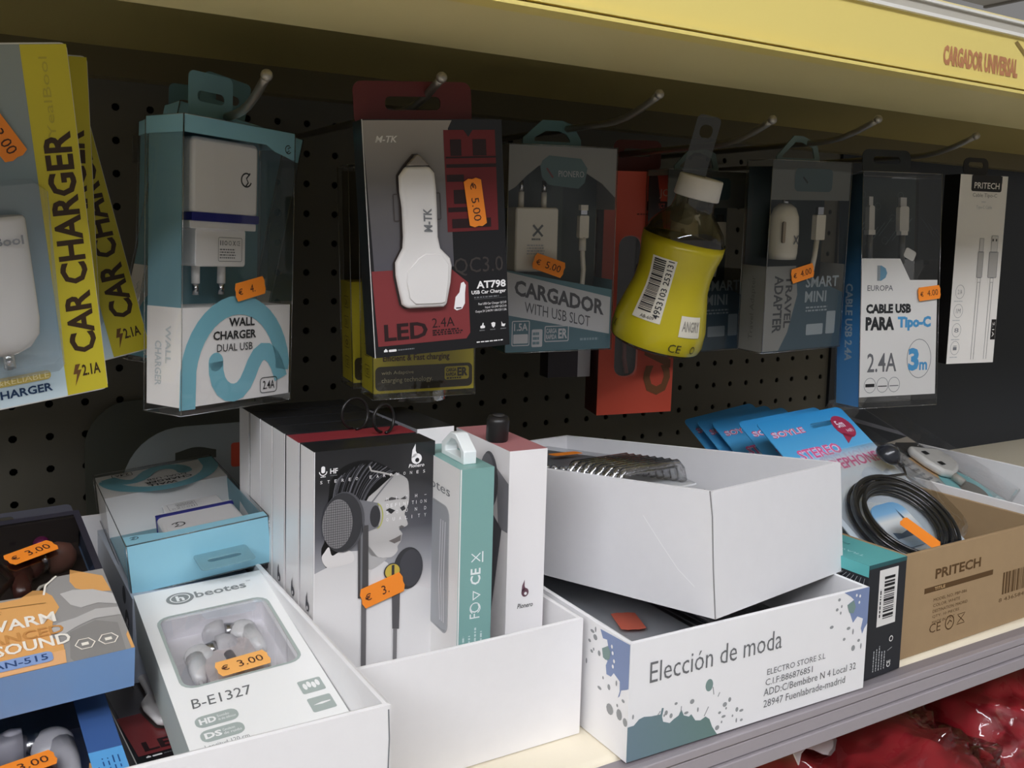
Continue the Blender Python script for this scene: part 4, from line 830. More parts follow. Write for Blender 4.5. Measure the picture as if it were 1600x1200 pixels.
def teal_box():
    w, d, h = .0198, .0611, .1480
    t = thing('earphone_box', 'narrow teal and white earphone box standing sideways with a white plastic hanger', 'earphone box', (.2264, -.3502, PZ), (0, 0, -3.5))
    tl = mat('#7fa9a4', .4); wht = mat('#ecebe9', .35); mb, F = carton(w, d, h, tl, wht, tl, tl); f, l = F['F'], F['L']; ink = mat('#e9efee', .5)
    mb.text(l, 'beotes', .10, .880, .80, .915, GREYI, 1); mb.frame(l, .10, .36, .80, .84, .006, .0012, LGREY, 1); mb.rrect(l, .12, .365, .78, .835, .005, mat('#a3a6aa', .3), 1)
    for i in range(3): mb.stroke(l, [(.62 + .05 * i, .78), (.60 + .05 * i, .55), (.64 + .04 * i, .40)], .0012, mat('#d6d6da', .3), 2)
    mb.stroke(f, [(.03, 0), (.03, 1)], .0007, wht, 1)
    mb.text(f, 'CE', .36, .575, .66, .635, ink, 1, .02, rot=90); mb.text(f, 'FC', .36, .45, .66, .50, ink, 1, .0, rot=90); mb.ring(f, .52, .535, .0026, .0011, ink, 1, n=3); mb.ring(f, .52, .487, .0030, .0005, ink, 1, n=12, a0=-60, a1=240)
    mb.stroke(f, [(.38, .66), (.64, .69)], .0006, ink, 1); mb.stroke(f, [(.38, .69), (.64, .66)], .0006, ink, 1); mb.rect(f, .69, .655, .73, .695, ink, 1)
    mb.fine(f, .10, .28, .80, .42, 4, mat('#c6d8d6', .5), 1, .3, 3, rot=90)
    mb.build('carton', t)
    m = MB(); out = [(-.015, 0), (.015, 0), (.015, .007), (.004, .0145), (-.003, .0145), (-.015, .0065)]; hole = [(-.0095, .0028), (.0108, .0028), (.0108, .0060), (.0035, .0110), (-.002, .0110), (-.0095, .0058)]
    m.extr(Fr((.0135, .024, h), (0, -1, 0), (0, 0, 1), 1, 1), out, .0075, mat('#eef3f3', .25), hole=hole); m.build('plastic_hanger', t, bevel=.0005)
teal_box()

# ------------------------------------------------------------------ small black things on the box tops
def loop(label, x, y, z, r, tilt, name='cable_loop'):
    mb = MB(); pts = [(r * cos(radians(a)), .25 * r * sin(radians(a * .5)), r * sin(radians(a)) + r) for a in range(-100, 265, 12)]
    mb.tube(pts, .0009, mat('#1c1a19', .3), 8); o = mb.build(name); place(o, (x, y, z + .0007), (0, 0, tilt)); tag(o, label, 'cable')
loop('thin black cable loop standing on the front portrait box', .2120, -.286, 1.2877, .0080, 30)
loop('larger black cable loop just behind the first one on the box tops', .2010, -.270, 1.2877, .0088, 20)
mb = MB(); mb.lathe([(0, 0), (.0058, 0), (.0064, .001), (.0066, .012), (.0058, .0145), (0, .015)], mat('#211f1f', .35), 24); mb.lathe([(.0030, .0151), (.0036, .0151), (.0036, .0155), (0, .0155)][::-1], mat('#3a3838', .3), 20)
o = mb.build('rubber_knob'); place(o, (.2685, -.3150, 1.2842), (6, 0, 0)); tag(o, 'small round black knob standing on the dusky red box top', 'knob')
def crumpled_bag():
    mb = MB(); rnd = random.Random(9); N, K = 14, 9; vs = []
    for k in range(K):
        for j in range(N):
            a = 2 * pi * j / N; z = -.032 * k / (K - 1); r = 1 + rnd.uniform(-.12, .12); vs.append((.017 * r * cos(a) + .006 * k / K, .009 * r * sin(a), z))
    mb.add(vs, [(k * N + j, k * N + (j + 1) % N, (k + 1) * N + (j + 1) % N, (k + 1) * N + j) for k in range(K - 1) for j in range(N)], CLEARB, True)
    o = mb.build('plastic_bag'); place(o, (.2700, -.205, 1.3215)); tag(o, 'crumpled clear plastic bag under the yellow fast charging boxes', 'bag')
crumpled_bag()

# ------------------------------------------------------------------ white earphone box with window
def earbud(mb, x, y, z, m, tip, flip=1, s=1.0):
    """one earbud lying behind a window: silicone tip, head and stem (x right, z up)"""
    mb.ball((x, y, z), .0075 * s, m, 1, .75, 1.05); mb.tube([(x - flip * .002 * s, y, z - .003 * s), (x - flip * .0035 * s, y, z - .012 * s), (x - flip * .0040 * s, y, z - .021 * s)], .0042 * s, m, 12, rs=[.0055 * s, .0042 * s, .0030 * s])
    mb.tube([(x + flip * .004 * s, y, z + .002 * s), (x + flip * .009 * s, y, z + .0035 * s)], .0045 * s, CHROME, 14)
    mb.lathe([(.0040 * s, 0), (.0068 * s, .0005), (.0074 * s, .004 * s), (.0058 * s, .009 * s), (.0025 * s, .011 * s), (0, .011 * s)], tip, 20, (x + flip * .009 * s, y, z + .0035 * s), 'x', 1, .8) if flip > 0 else mb.lathe([(.0040 * s, 0), (.0068 * s, -.0005), (.0074 * s, -.004 * s), (.0058 * s, -.009 * s), (.0025 * s, -.011 * s), (0, -.011 * s)], tip, 20, (x + flip * .009 * s, y, z + .0035 * s), 'x', 1, .8)
    mb.tube([(x - flip * .0040 * s, y, z - .020 * s), (x - flip * .0048 * s, y, z - .030 * s), (x - flip * .0035 * s, y, z - .042 * s), (x, y, z - .052 * s)], .0011, m, 8)
def beotes_box():
    w, d, h = .0689, .028, .1744
    t = thing('earphone_box', 'white earphone box with white earbuds behind a rounded window, lying in the left tray', 'earphone box', (.0825, -.4165, 1.1775), (-82.42, -3.0, -.76))
    wht = mat('#f3f3f1', .35, coat=.2); sage = mat('#a9b3ae', .4); g = mat('#8d908f', .5); F = boxfr(w, d, h); f = F['F']
    mb = MB(); cx, cz, ww, hh = w * .505, h * .635, w * .80, h * .375
    outer = rr(w / 2, h / 2, w, h, .0004, 4); mb.extr(f, outer, -.0010, wht, hole=rr(cx, cz, ww, hh, .006, 4))
    for k in ('L', 'R', 'T', 'B'): mb.rect(F[k], 0, 0, 1, 1, mat('#c4ccc6', .4) if k in 'LR' else wht, 0)
    mb.rect(Fr((0, d, 0), (1, 0, 0), (0, -1, 0), w, d), 0, 0, 1, 1, wht, 0)
    A = rr(cx, cz, ww + .0030, hh + .0030, .0072, 4); B = rr(cx, cz, ww, hh, .006, 4); n = len(A)
    mb.add([f.p(a / w, b / h, 1) for a, b in A + B], [(i, (i + 1) % n, n + (i + 1) % n, n + i) for i in range(n)], sage)
    mb.disc(f, .315, .922, .0072, .0062, g, 1, 28); mb.ring(f, .315, .922, .0050, .0007, wht, 2, ry=.0043); mb.text(f, 'h', .285, .905, .345, .938, wht, 2, .03)
    mb.text(f, 'beotes', .43, .905, .83, .945, g, 1, .02); mb.text(f, 'TM', .845, .94, .88, .948, g, 1)
    mb.text(f, 'B-E1327', .105, .350, .50, .392, mat('#6d6f6e', .5), 1, .0, .1)
    for y, s, q in ((.288, 'HD', 'Sonido de alta definicion'), (.228, 'DS', 'Cancelacion de ruido')):
        mb.rrect(f, .085, y - .024, .355, y + .024, .0035, sage, 1); mb.text(f, s, .11, y - .012, .215, y + .012, wht, 2, .04); mb.text(f, q.split()[0], .225, y + .002, .30, y + .012, wht, 2); mb.text(f, ' '.join(q.split()[1:]), .225, y - .012, .335, y - .002, wht, 2)
    mb.text(f, 'Longitud 120 cm', .09, .176, .36, .196, g, 1)
    for i, (x0, x1, y0, y1) in enumerate(((.79, .95, .285, .345), (.79, .95, .20, .262))):
        mb.rrect(f, x0, y0, x1, y1, .001, sage, 1)
        if i == 0:
            for k in range(4): mb.disc(f, x0 + .035 + k * .03, (y0 + y1) / 2 + .006 * (k % 2), .0010, .0026, wht, 2, 10)
        else: mb.poly(f, [(x0 + .02, .229), (x0 + .08, .235), (x1 - .02, .234), (x1 - .02, .230), (x0 + .08, .226)], wht, 2)
    mb.build('carton', t)
    b = MB(); b.box(.004, .0125, .07, w - .004, .0135, h - .008, mat('#f6f4f8', .4))
    for x0, x1, z0, z1 in ((.0065, .008, .077, .143), (w - .008, w - .0065, .077, .143)): b.box(x0, .001, z0, x1, .0125, z1, mat('#f6f4f8', .4))
    b.box(.0065, .001, .0765, w - .0065, .0125, .078, mat('#f6f4f8', .4)); b.box(.0065, .001, .1425, w - .0065, .0125, .144, mat('#f6f4f8', .4))
    b.extr(Fr((0, .0125, 0), (1, 0, 0), (0, 0, 1), 1, 1), rr(.034, .100, .026, .040, .004), .006, mat('#e9dfe0', .4)); b.build('tray', t)
    W1 = mat('#fbfafb', .18, coat=.4); tp = mat('#dcdade', .3); c = MB(); earbud(c, .0215, .0085, .1145, W1, tp, 1); earbud(c, .0470, .0085, .1285, W1, tp, -1); c.build('earbuds', t)
    c = MB(); c.tube([(.0345, .0070, .108), (.0350, .0070, .096)], .0026, mat('#8d868a', .3, metal=.4), 10); c.tube([(.0350, .0070, .096), (.0355, .0070, .082)], .0034, W1, 10); c.build('jack', t)
    q = MB(); q.extr(Fr((0, .0, 0), (1, 0, 0), (0, 0, 1), 1, 1), rr(cx, cz, ww, hh, .006, 4), .0002, CLEAR); q.build('window', t)
    sticker(t, F['F'], .52, .487, 3, '3.00', 8, W=.0255, H=.0125, m=mat('#fbb765', .55))  # paler orange than the other tags: its brighter light is put into the colour
beotes_box()
o = dark_charger_box('dark car charger box lying flat under the white windowed earphone box', (.0705, -.3270, 1.1502), (-90, 0, 3), False); 

# ------------------------------------------------------------------ earphone boxes with orange print and dark window
def warm_box(label, loc, rot, upper, tagpos):
    w, d, h = .1, .0212, .1365
    t = thing('earphone_box', label, 'earphone box', loc, rot, 'orange and blue earphone boxes')
    blu = mat('#7fa2cf', .35, coat=.2); org = mat('#e0a765', .4); org2 = mat('#e9b27d', .4); gr = mat('#9a9794', .4); dg = mat('#6f6d6c', .4); wt = mat('#f3ece0', .5); dk = mat('#47403f', .35)
    F = boxfr(w, d, h); f = F['F']; mb = MB()
    win = [(.0, .40), (.34, .40), (.37, .44), (.70, .42), (.76, .52), (.93, .52), (.965, .56), (.965, .965), (.0, .965)]
    mb.poly(f, [(0, 0), (1, 0), (1, .52), (.93, .52), (.76, .52), (.70, .42), (.37, .44), (.34, .40), (0, .40)], gr, 0)
    mb.poly(f, [(.965, .52), (1, .52), (1, 1), (0, 1), (0, .965), (.965, .965)], mat('#33313a', .3), 0)
    for k in ('L', 'R'): mb.rect(F[k], 0, 0, 1, 1, mat('#3d4660', .35), 0)
    mb.rect(F['T'], 0, 0, 1, 1, mat('#3d4660', .35), 0); mb.rect(F['B'], 0, 0, 1, 1, blu, 0); mb.rect(Fr((0, d, 0), (1, 0, 0), (0, -1, 0), w, d), 0, 0, 1, 1, blu, 0)
    mb.poly(f, [(0, .0), (.71, .0), (.72, .10), (.68, .16), (.715, .27), (.75, .32), (.735, .40), (.70, .445), (.66, .455), (.60, .42), (.36, .41), (0, .395)], org, 1)
    mb.poly(f, [(0, 0), (.71, 0), (.72, .07), (0, .055)], org2, 2)
    mb.poly(f, [(.83, .47), (.85, .55), (.90, .52), (.985, .47), (.997, .36), (.90, .38), (.845, .42)], org, 1); mb.poly(f, [(.985, .0), (.998, .0), (.998, .10), (.985, .08)], org, 1)
    # grey figure with an outstretched arm
    mb.poly(f, [(.70, .17), (.735, .155), (.80, .185), (.88, .21), (.998, .20), (.998, .25), (.90, .265), (.80, .235), (.725, .225), (.69, .20)], mat('#bcb9b6', .4), 2)
    mb.poly(f, [(.77, .40), (.80, .32), (.84, .29), (.92, .30), (.998, .27), (.998, .34), (.92, .39), (.83, .41)], mat('#c3c0bd', .4), 2); mb.poly(f, [(.73, .02), (.76, .16), (.88, .20), (.97, .16), (.96, .0), (.74, .0)], mat('#8b8885', .4), 1)
    mb.stroke(f, [(.70, .41), (.72, .47), (.78, .52)], .0010, wt, 3)
    mb.text(f, 'WARM', .415, .235, .72, .298, wt, 4, .02); mb.text(f, 'BALANCED', .28, .165, .74, .215, mat('#c98f50', .5), 4, .02); mb.text(f, 'SOUND', .445, .10, .755, .160, wt, 4, .02)
    mb.rrect(f, .36, .022, .665, .078, .0022, mat('#8ba3d0', .4), 4); mb.text(f, 'AN-515', .425, .034, .645, .066, mat('#2f4a7a', .5), 5, .01)
    mb.fine(f, .30, .335, .58, .36, 2, mat('#a87a40', .5), 3, .4); mb.stroke(f, [(.0, .375), (.30, .385), (.52, .375), (.70, .36)], .0004, mat('#8d6a3a', .5), 3)
    for x in (.805, .905): mb.ring(f, x, .075, .0042, .0006, wt, 4, n=6); mb.rect(f, x - .015, .066, x + .015, .082, wt, 4)
    mb.build('carton', t)
    b = MB(); b.box(.002, d - .004, .05, w - .002, d - .001, h - .004, mat('#3a2f2e', .4) if upper else mat('#55566a', .4))
    b.box(.0, .001, h - .006, w - .001, d - .001, h - .004, mat('#302a2c', .4)); b.build('tray', t)
    c = MB()
    if upper:
        W1 = mat('#4a2420', .25, coat=.4); tp = mat('#7a5248', .35); earbud(c, .068, .0095, .100, W1, tp, 1, 1.25); earbud(c, .030, .0095, .112, W1, tp, 1, 1.25); c.tube([(.052, .006, .110), (.060, .006, .085), (.050, .006, .070), (.058, .006, .058)], .0016, mat('#2a1614', .3), 8)
        c.ball((.078, .008, .119), .0045, mat('#8a2a6a', .2, metal=.5))
    else:
        W1 = mat('#eceaf0', .2, coat=.3); earbud(c, .074, .0085, .108, W1, mat('#c9c6d0', .3), -1, 1.3); earbud(c, .030, .0085, .080, W1, mat('#d9c6c8', .3), 1, 1.3)
    c.build('earbuds', t)
    c = MB(); c.ball((.0785, .0045, .073), .0028, CHROME); c.tube([(.0785, .0035, .073), (.070, .0025, .068), (.066, .002, .060), (.068, .0016, .056)], .0008, wt, 6); c.build('cable', t)
    q = MB(); q.extr(Fr((0, 0, 0), (1, 0, 0), (0, 0, 1), 1, 1), [(x * w, y * h) for x, y in win], .0002, film('clear_window', gloss=.05, edge=.4)); q.build('window', t)
    if upper:
        q = MB(); g = Fr((0, d * .45, h), (1, 0, 0), (0, 0, 1), w, .026); q.extr(g, rr(w / 2, .012, w, .028, .003), -.0005, mat('#4a4a52', .4), hole=rr(.052, .018, .034, .007, .003)); q.text(g, 'AINY', .42, .10, .80, .34, mat('#26262c', .4), 1, .02); q.build('hang_tab', t)
    else:
        q = MB(); g = Fr((0, -.0003, 0), (1, 0, 0), (0, 0, 1), w, h); q.rect(g, .855, .10, .998, .60, mat('#5fa5dc', .4), 0)
        q.rect(g, .855, .60, .998, .96, mat('#3f5f96', .4), 0); q.fine(g, .87, .16, .98, .56, 5, mat('#24508a', .5), 1, .25, 5, rot=90); q.text(g, 'AINY', .92, .2, .95, .3, mat('#1c3f78', .5), 1, rot=90); q.build('side_label', t)  # darker blue upper part: the strip's shadow is painted into its colour
    sticker(t, F['F'], *tagpos, '3.00', 8, lift=.0005)
warm_box('orange and blue earphone box with reddish earbuds lying on top at the left edge', (-.0289, -.3320, 1.2052), (-76.94, -1.09, 3.32), True, (.70, .70, 22))
warm_box('lower orange and blue earphone box with white earbuds, in the bottom left corner', (-.0340, -.4170, 1.1560), (-84, 0, 1.5), False, (.60, .60, 10))
def plain_box(name, label, loc, rot, w, d, h, m, deco=None):
    mb, F = carton(w, d, h, m, m, m, m)
    if deco: deco(mb, F)
    o = mb.build(name); place(o, loc, rot); return tag(o, label, 'box')
def importer(mb, F):
    l = F['L']; k = mat('#3d444e', .5); mb.disc(l, .80, .86, .0060, .0050, k, 1); mb.disc(l, .87, .62, .0068, .0058, k, 1); mb.rect(l, .862, .585, .897, .65, WHITE, 2); mb.rect(l, .85, .555, .905, .588, WHITE, 2)
    for i, t in enumerate(('IMPORTADOR', 'CONECTOR', 'REF 718 DC', 'AVDA MARE', 'ALDEA DEL', 'ESPANA')): mb.text(l, t, .80, .43 - i * .062, .99, .470 - i * .062, k, 1)
    mb.text(l, 'CE', .82, .05, .88, .10, k, 1)
plain_box('charger_box', 'pale grey blue printed carton wedged under the light blue wall charger box', (.0830, -.2440, 1.1508), (0, 0, 0), .066, .135, .0480, mat('#aeb6c2', .4), importer)
plain_box('charger_box', 'plain dark carton at the back of the left tray under the orange and blue box', (-.045, -.245, 1.1316), (0, 0, 2), .105, .110, .0720, mat('#3c3d42', .5))
def euro_card():
    mb = MB(); P = [(0, 0), (.085, 0), (.085, .052), (.040, .052)] + [(.040 * (1 - sin(radians(a))), .012 + .040 * cos(radians(a))) for a in range(10, 91, 10)]
    f = Fr((0, 0, 0), (1, 0, 0), (0, 0, 1), 1, 1); n = 40
    def res(pts, n):
        L = [0]; Q = pts + [pts[0]]
        for a, b in zip(Q, Q[1:]): L.append(L[-1] + math.dist(a, b))
        out = []
        for i in range(n):
            t = L[-1] * i / n; k = max(j for j in range(len(L) - 1) if L[j] <= t); u = (t - L[k]) / max(L[k + 1] - L[k], 1e-9); out.append((Q[k][0] + (Q[k + 1][0] - Q[k][0]) * u, Q[k][1] + (Q[k + 1][1] - Q[k][1]) * u))
        return out
    A = res(P, n); c = (.050, .030); H = [(c[0] + .0145 * max(-1, min(1, 1.4 * cos(2 * pi * i / n + .0))), c[1] + (.0028 + .0035 * max(0, cos(2 * pi * i / n - pi / 2)) ** 6) * max(-1, min(1, 1.6 * sin(2 * pi * i / n)))) for i in range(n)]
    a0 = min(range(n), key=lambda i: math.atan2(A[i][1] - c[1], A[i][0] - c[0]) % (2 * pi)); A = A[a0:] + A[:a0]
    g = mat('#9aa0a0', .5); mb.extr(f, A, .0008, g, hole=H); mb.box(.0, 0, -.075, .085, .014, 0, g)
    mb.extr(Fr((.0, -.0010, 0), (1, 0, 0), (0, 0, 1), 1, 1), rr(.080, .028, .010, .018, .002), .0003, mat('#d9573f', .5))
    o = mb.build('hanging_package'); place(o, (.103, -.082, 1.2070), (0, 0, 0)); tag(o, 'grey package with a rounded slotted header standing at the back of the left tray', 'package')
euro_card()
mb = MB(); mb.extr(Fr((0, 0, 0), (1, 0, 0), (0, 0, 1), 1, 1), rr(.075, .065, .15, .142, .035, 8), .0012, mat('#55574f', .5)); o = mb.build('package_card'); place(o, (.0865, -.026, 1.1330), (-5, 0, 0)); tag(o, 'large dark rounded card leaning on the perforated panel at the left', 'card')

# ------------------------------------------------------------------ blister packs inside the tilted and the printed tray
TT = Matrix.Translation((.3075, -.1685, 1.1710)) @ Euler((radians(-1.26), radians(-5.93), radians(-79.05))).to_matrix().to_4x4()
def blister_pack(label, M, L, Wd, H, tagged, body='#77787a'):
    t = thing('blister_pack', label, 'blister pack', group='clear blister packs in the trays'); t.matrix_world = M
    mb = MB(); N = 24; K = 8; rnd = random.Random(4); vs = []
    for i in range(N + 1):
        for j in range(K + 1):
            x = L * i / N; y = Wd * j / K; e = min(i, N - i, j * 2, (K - j) * 2); z = H * min(1, e / 2.0) * (1 if i < N * .62 else (.72 + .28 * abs(sin(i * 1.35))) * (.85 + .15 * rnd.random())); vs.append((x, y, z + .0012))
    mb.add(vs, [(i * (K + 1) + j, (i + 1) * (K + 1) + j, (i + 1) * (K + 1) + j + 1, i * (K + 1) + j + 1) for i in range(N) for j in range(K)], film('blister_pack_film', tint='#fafbfc', gloss=.05, edge=.25, rough=.12, bump=.4, bscale=120)); mb.build('blister', t)
    mb = MB(); rb = film('blister_rib', tint='#f2f2f4', gloss=.30, edge=.85, rough=.10, bump=.3, bscale=150)
    for i in range(8):
        x = L * (.64 + .043 * i); mb.tube([(x, Wd * .04, .002), (x, Wd * .07, H * .8), (x, Wd * .12, H + .0012), (x, Wd * .88, H + .0012), (x, Wd * .93, H * .8), (x, Wd * .96, .002)], .0030, rb, 8)
    for i in range(12): mb.ball((L * (.03 + .052 * i), Wd * .035, H * .8), .0028, rb, 1.3, .8, 1, 8)
    mb.build('rib', t)
    mb = MB(); mb.box(0, 0, 0, L, Wd, .0010, mat('#e6e7e8', .5)); f = Fr((0, 0, .0011), (1, 0, 0), (0, 1, 0), L, Wd); mb.rect(f, .02, .04, .60, .96, mat(body, .4), 0); mb.build('back_card', t)
    mb = MB(); mb.box(L * .06, Wd * .1, .0013, L * .56, Wd * .9, H * .86, mat('#77797c' if tagged else '#c9cccf', .35)); mb.build('insert', t, bevel=.001)
    if tagged: sticker(t, Fr((0, 0, H + .0013), (1, 0, 0), (0, 1, 0), L, Wd), .38, .55, 80, None, 3, W=.024, H=.012)
    return t
blister_pack('clear ribbed blister pack with an orange tag on top inside the tilted tray', TT @ Matrix.Translation((.006, .034, .0530)) @ Matrix.Rotation(radians(-4), 4, 'Z'), .158, .066, .0130, True)
blister_pack('lower clear blister pack beside the tagged one in the tilted tray', TT @ Matrix.Translation((.060, .030, .0348)) @ Matrix.Rotation(radians(-2), 4, 'Z'), .178, .070, .0120, False, '#8b8c8e')
blister_pack('bottom clear blister pack lying on the floor of the tilted tray', TT @ Matrix.Translation((.012, .020, .0034)), .200, .095, .0225, False)
TE = Matrix.Translation((.298, -.4065, 1.1285)) @ Matrix.Rotation(radians(-1.1), 4, 'Z')
blister_pack('grey blister pack with a blurred orange tag inside the splash printed tray', TE @ Matrix.Translation((.012, .012, .0225)), .150, .200, .0110, False, '#d2d4d6')
blister_pack('grey blister pack under the other one in the splash printed tray', TE @ Matrix.Translation((.014, .010, .0034)), .150, .205, .0170, False, '#d2d4d6')
for o in bpy.data.objects:
    if o.get('label', '').startswith('grey blister pack with a blurred'):
        sticker(o, Fr((0, 0, .0126), (1, 0, 0), (0, 1, 0), .150, .200), .32, .34, 70, None, 3, W=.026, H=.016, m=mat('#d9705a', .5))

# ------------------------------------------------------------------ dark teal topped box between the trays
def dark_box():
    w, d, h = .0381, .135, .0748
    t = thing('charger_box', 'black box with teal top and a white barcode between the printed tray and brown carton', 'box', (.4868, -.4041, 1.1285), (0, 0, 2.0))
    blk = mat('#2a2c31', .4); tl = mat('#5fb3b3', .4); wht = mat('#e6e4e1', .45); mb, F = carton(w, d, h, blk, blk, tl); f, l, T = F['F'], F['L'], F['T']
    mb.rect(l, 0, .90, 1, 1, tl, 1); mb.rect(f, .0, .965, 1, 1.0, mat('#2f5c60', .4), 1)
    for i in range(7): mb.stroke(l, [(.98 - .07 * i, .05), (.60 - .07 * i, .88)], .0004, LGREY, 2); mb.stroke(l, [(.50 + .07 * i, .30), (.86 + .02 * i, .88)], .0003, LGREY, 2)
    mb.rect(f, .28, .44, .78, .935, wht, 1); mb.bars(f, .42, .50, .70, .87, INK, 2, 21, 46, vert=True); mb.fine(f, .315, .52, .36, .84, 1, INK, 2, .7, 3, rot=90)
    mb.fine(f, .22, .05, .58, .27, 5, LGREY, 2, .35, 9, rot=90); mb.text(f, 'CE', .62, .05, .72, .11, wht, 2, .02, rot=90); mb.ring(f, .70, .30, .0017, .0007, wht, 2, n=12); mb.stroke(f, [(.62, .20), (.74, .22)], .0004, LGREY, 2)
    mb.text(T, 'TRAVEL CHARGER', .30, .10, .38, .55, mat('#bfe3e3', .5), 1, rot=90); mb.text(T, 'FAST POWER', .62, .25, .68, .62, mat('#2f7074', .5), 1, rot=90)
    mb.build('carton', t)
    s = MB(); s.box(.0378, .004, .008, .0395, .0055, .068, mat('#7d7466', .5)); s.build('seam_flap', t)
dark_box()

# ------------------------------------------------------------------ blue stereo headphone cards
def stereo_card(label, loc, rot, full):
    w, h = .0928, .1547
    t = thing('headphone_pack', label, 'headphone pack', loc, rot, 'blue stereo headphone packs in the brown carton')
    f = Fr((0, 0, 0), (1, 0, 0), (0, 0, 1), w, h); mb = MB(); cy = ramp_mat('stereo_print', 0, .1547, [(0, '#c9d6e0'), (.5, '#d3dee8'), (.66, '#dbe5ee'), (.73, '#58aee2'), (1, '#3391d0')], .3, coat=.3)
    mb.extr(f, rr(w / 2, h / 2, w, h, .005, 4), -.0008, cy, hole=rr(w * .66, h * .905, .026, .0050, .0022, 4))
    pk = mat('#d9639b', .45); lt = mat('#e8d6ea', .45)
    mb.text(f, 'SOYLE', .055, .872, .42, .915, lt, 1, .06); mb.text(f, 'SOYLE', .055, .872, .42, .915, mat('#c94f7c', .45), 2, .0)
    mb.text(f, 'STEREO', .15, .700, .62, .770, lt, 1, .06); mb.text(f, 'STEREO', .15, .700, .62, .770, pk, 2, .02); mb.text(f, 'HEADEPHONES', .16, .600, .98, .668, lt, 1, .06); mb.text(f, 'HEADEPHONES', .16, .600, .98, .668, pk, 2, .02)
    if full:
        rd = mat('#a02f4e', .45); mb.disc(f, .845, .86, .0095, .0125, rd, 2, 24); mb.poly(f, [(.77, .82), (.74, .745), (.86, .79)], rd, 2); mb.text(f, '5m', .785, .855, .87, .905, lt, 3, .02); mb.text(f, 'HiFi', .84, .815, .91, .838, lt, 3)
    mb.build('card', t)
    if full:
        g = mat('#1f2126', .18, coat=.6); c = MB()
        rnd = random.Random(8)
        for k in range(9):
            r = .0275 + .0016 * k; y = -.004 - .0022 * (k % 4); ox, oz = rnd.uniform(-.001, .001), rnd.uniform(-.001, .001)
            c.tube([(w * .52 + ox + r * cos(a * pi / 24), y, h * .215 + oz + 1.05 * r * sin(a * pi / 24)) for a in range(49)], .0014, g, 8, False)
        c.build('cable_coil', t)
        c = MB(); e = mat('#2b2d33', .25, coat=.5); c.lathe([(0, .0), (.0062, .0), (.0085, .002), (.0085, .0045), (.006, .008), (.004, .011), (0, .0115)][::-1], e, 24, (w * .86, -.010, h * .565), 'y', 1.2, 1.2); c.tube([(w * .95, -.008, h * .565), (w * .96, -.008, h * .50), (w * .93, -.007, h * .455), (w * .70, -.006, h * .475), (w * .45, -.006, h * .46)], .0012, g, 8); c.tube([(w * .955, -.008, h * .565), (w * .962, -.008, h * .50)], .0022, e, 8); c.build('earbud', t)
        c = MB(); gg = Fr((0, -.0012, 0), (1, 0, 0), (0, 0, 1), w, h); c.extr(gg, rr(w * .50, h * .215, .034, .040, .010), .0012, ramp_mat('landscape_print', .018, .062, [(0, '#8fa6ba'), (.45, '#dfe3e4'), (.6, '#7fb4dc'), (1, '#3f7fb4')], .3)); g3 = Fr((0, -.0026, 0), (1, 0, 0), (0, 0, 1), w, h)
        c.poly(g3, [(.36, .18), (.44, .165), (.56, .18), (.58, .30), (.61, .18), (.65, .165), (.65, .14), (.36, .14)], mat('#4a5f78', .4), 1); c.build('picture', t)
        b = MB(); b.extr(Fr((0, -.0004, 0), (1, 0, 0), (0, 0, 1), 1, 1), rr(w * .52, h * .335, w * .94, h * .63, .02, 6), .0150, film('headphone_blister', gloss=.03, edge=.30, rough=.05, bump=.15, bscale=50)); b.build('blister', t, fixn=True)
        sticker(t, Fr((0, -.0158, 0), (1, 0, 0), (0, 0, 1), w, h), 43 * .01, .095, -70, None, 2, W=.030, H=.0115)
    return t
stereo_card('front blue stereo headphone pack with a coiled black cable in the brown carton', (.5564, -.364, 1.172), (-56.74, -4.96, -3.67), True)
for k, (dx, dy, dz, n) in enumerate(((.026, .046, -.010, 'blue headphone card directly behind the front pack, its left edge fanned out'), (.062, .113, -.027, 'third blue headphone card fanned out behind the second'), (.064, .132, -.031, 'fourth blue headphone card in the shade of the fan'), (.068, .152, -.035, 'last and darkest blue headphone card of the fan near the back panel'))):
    stereo_card(n, (.5564 + dx, -.364 + dy, 1.172 + dz), (-56.74 + k, -4.96 - .5 * k, -3.67 + 1.5 * k), False)

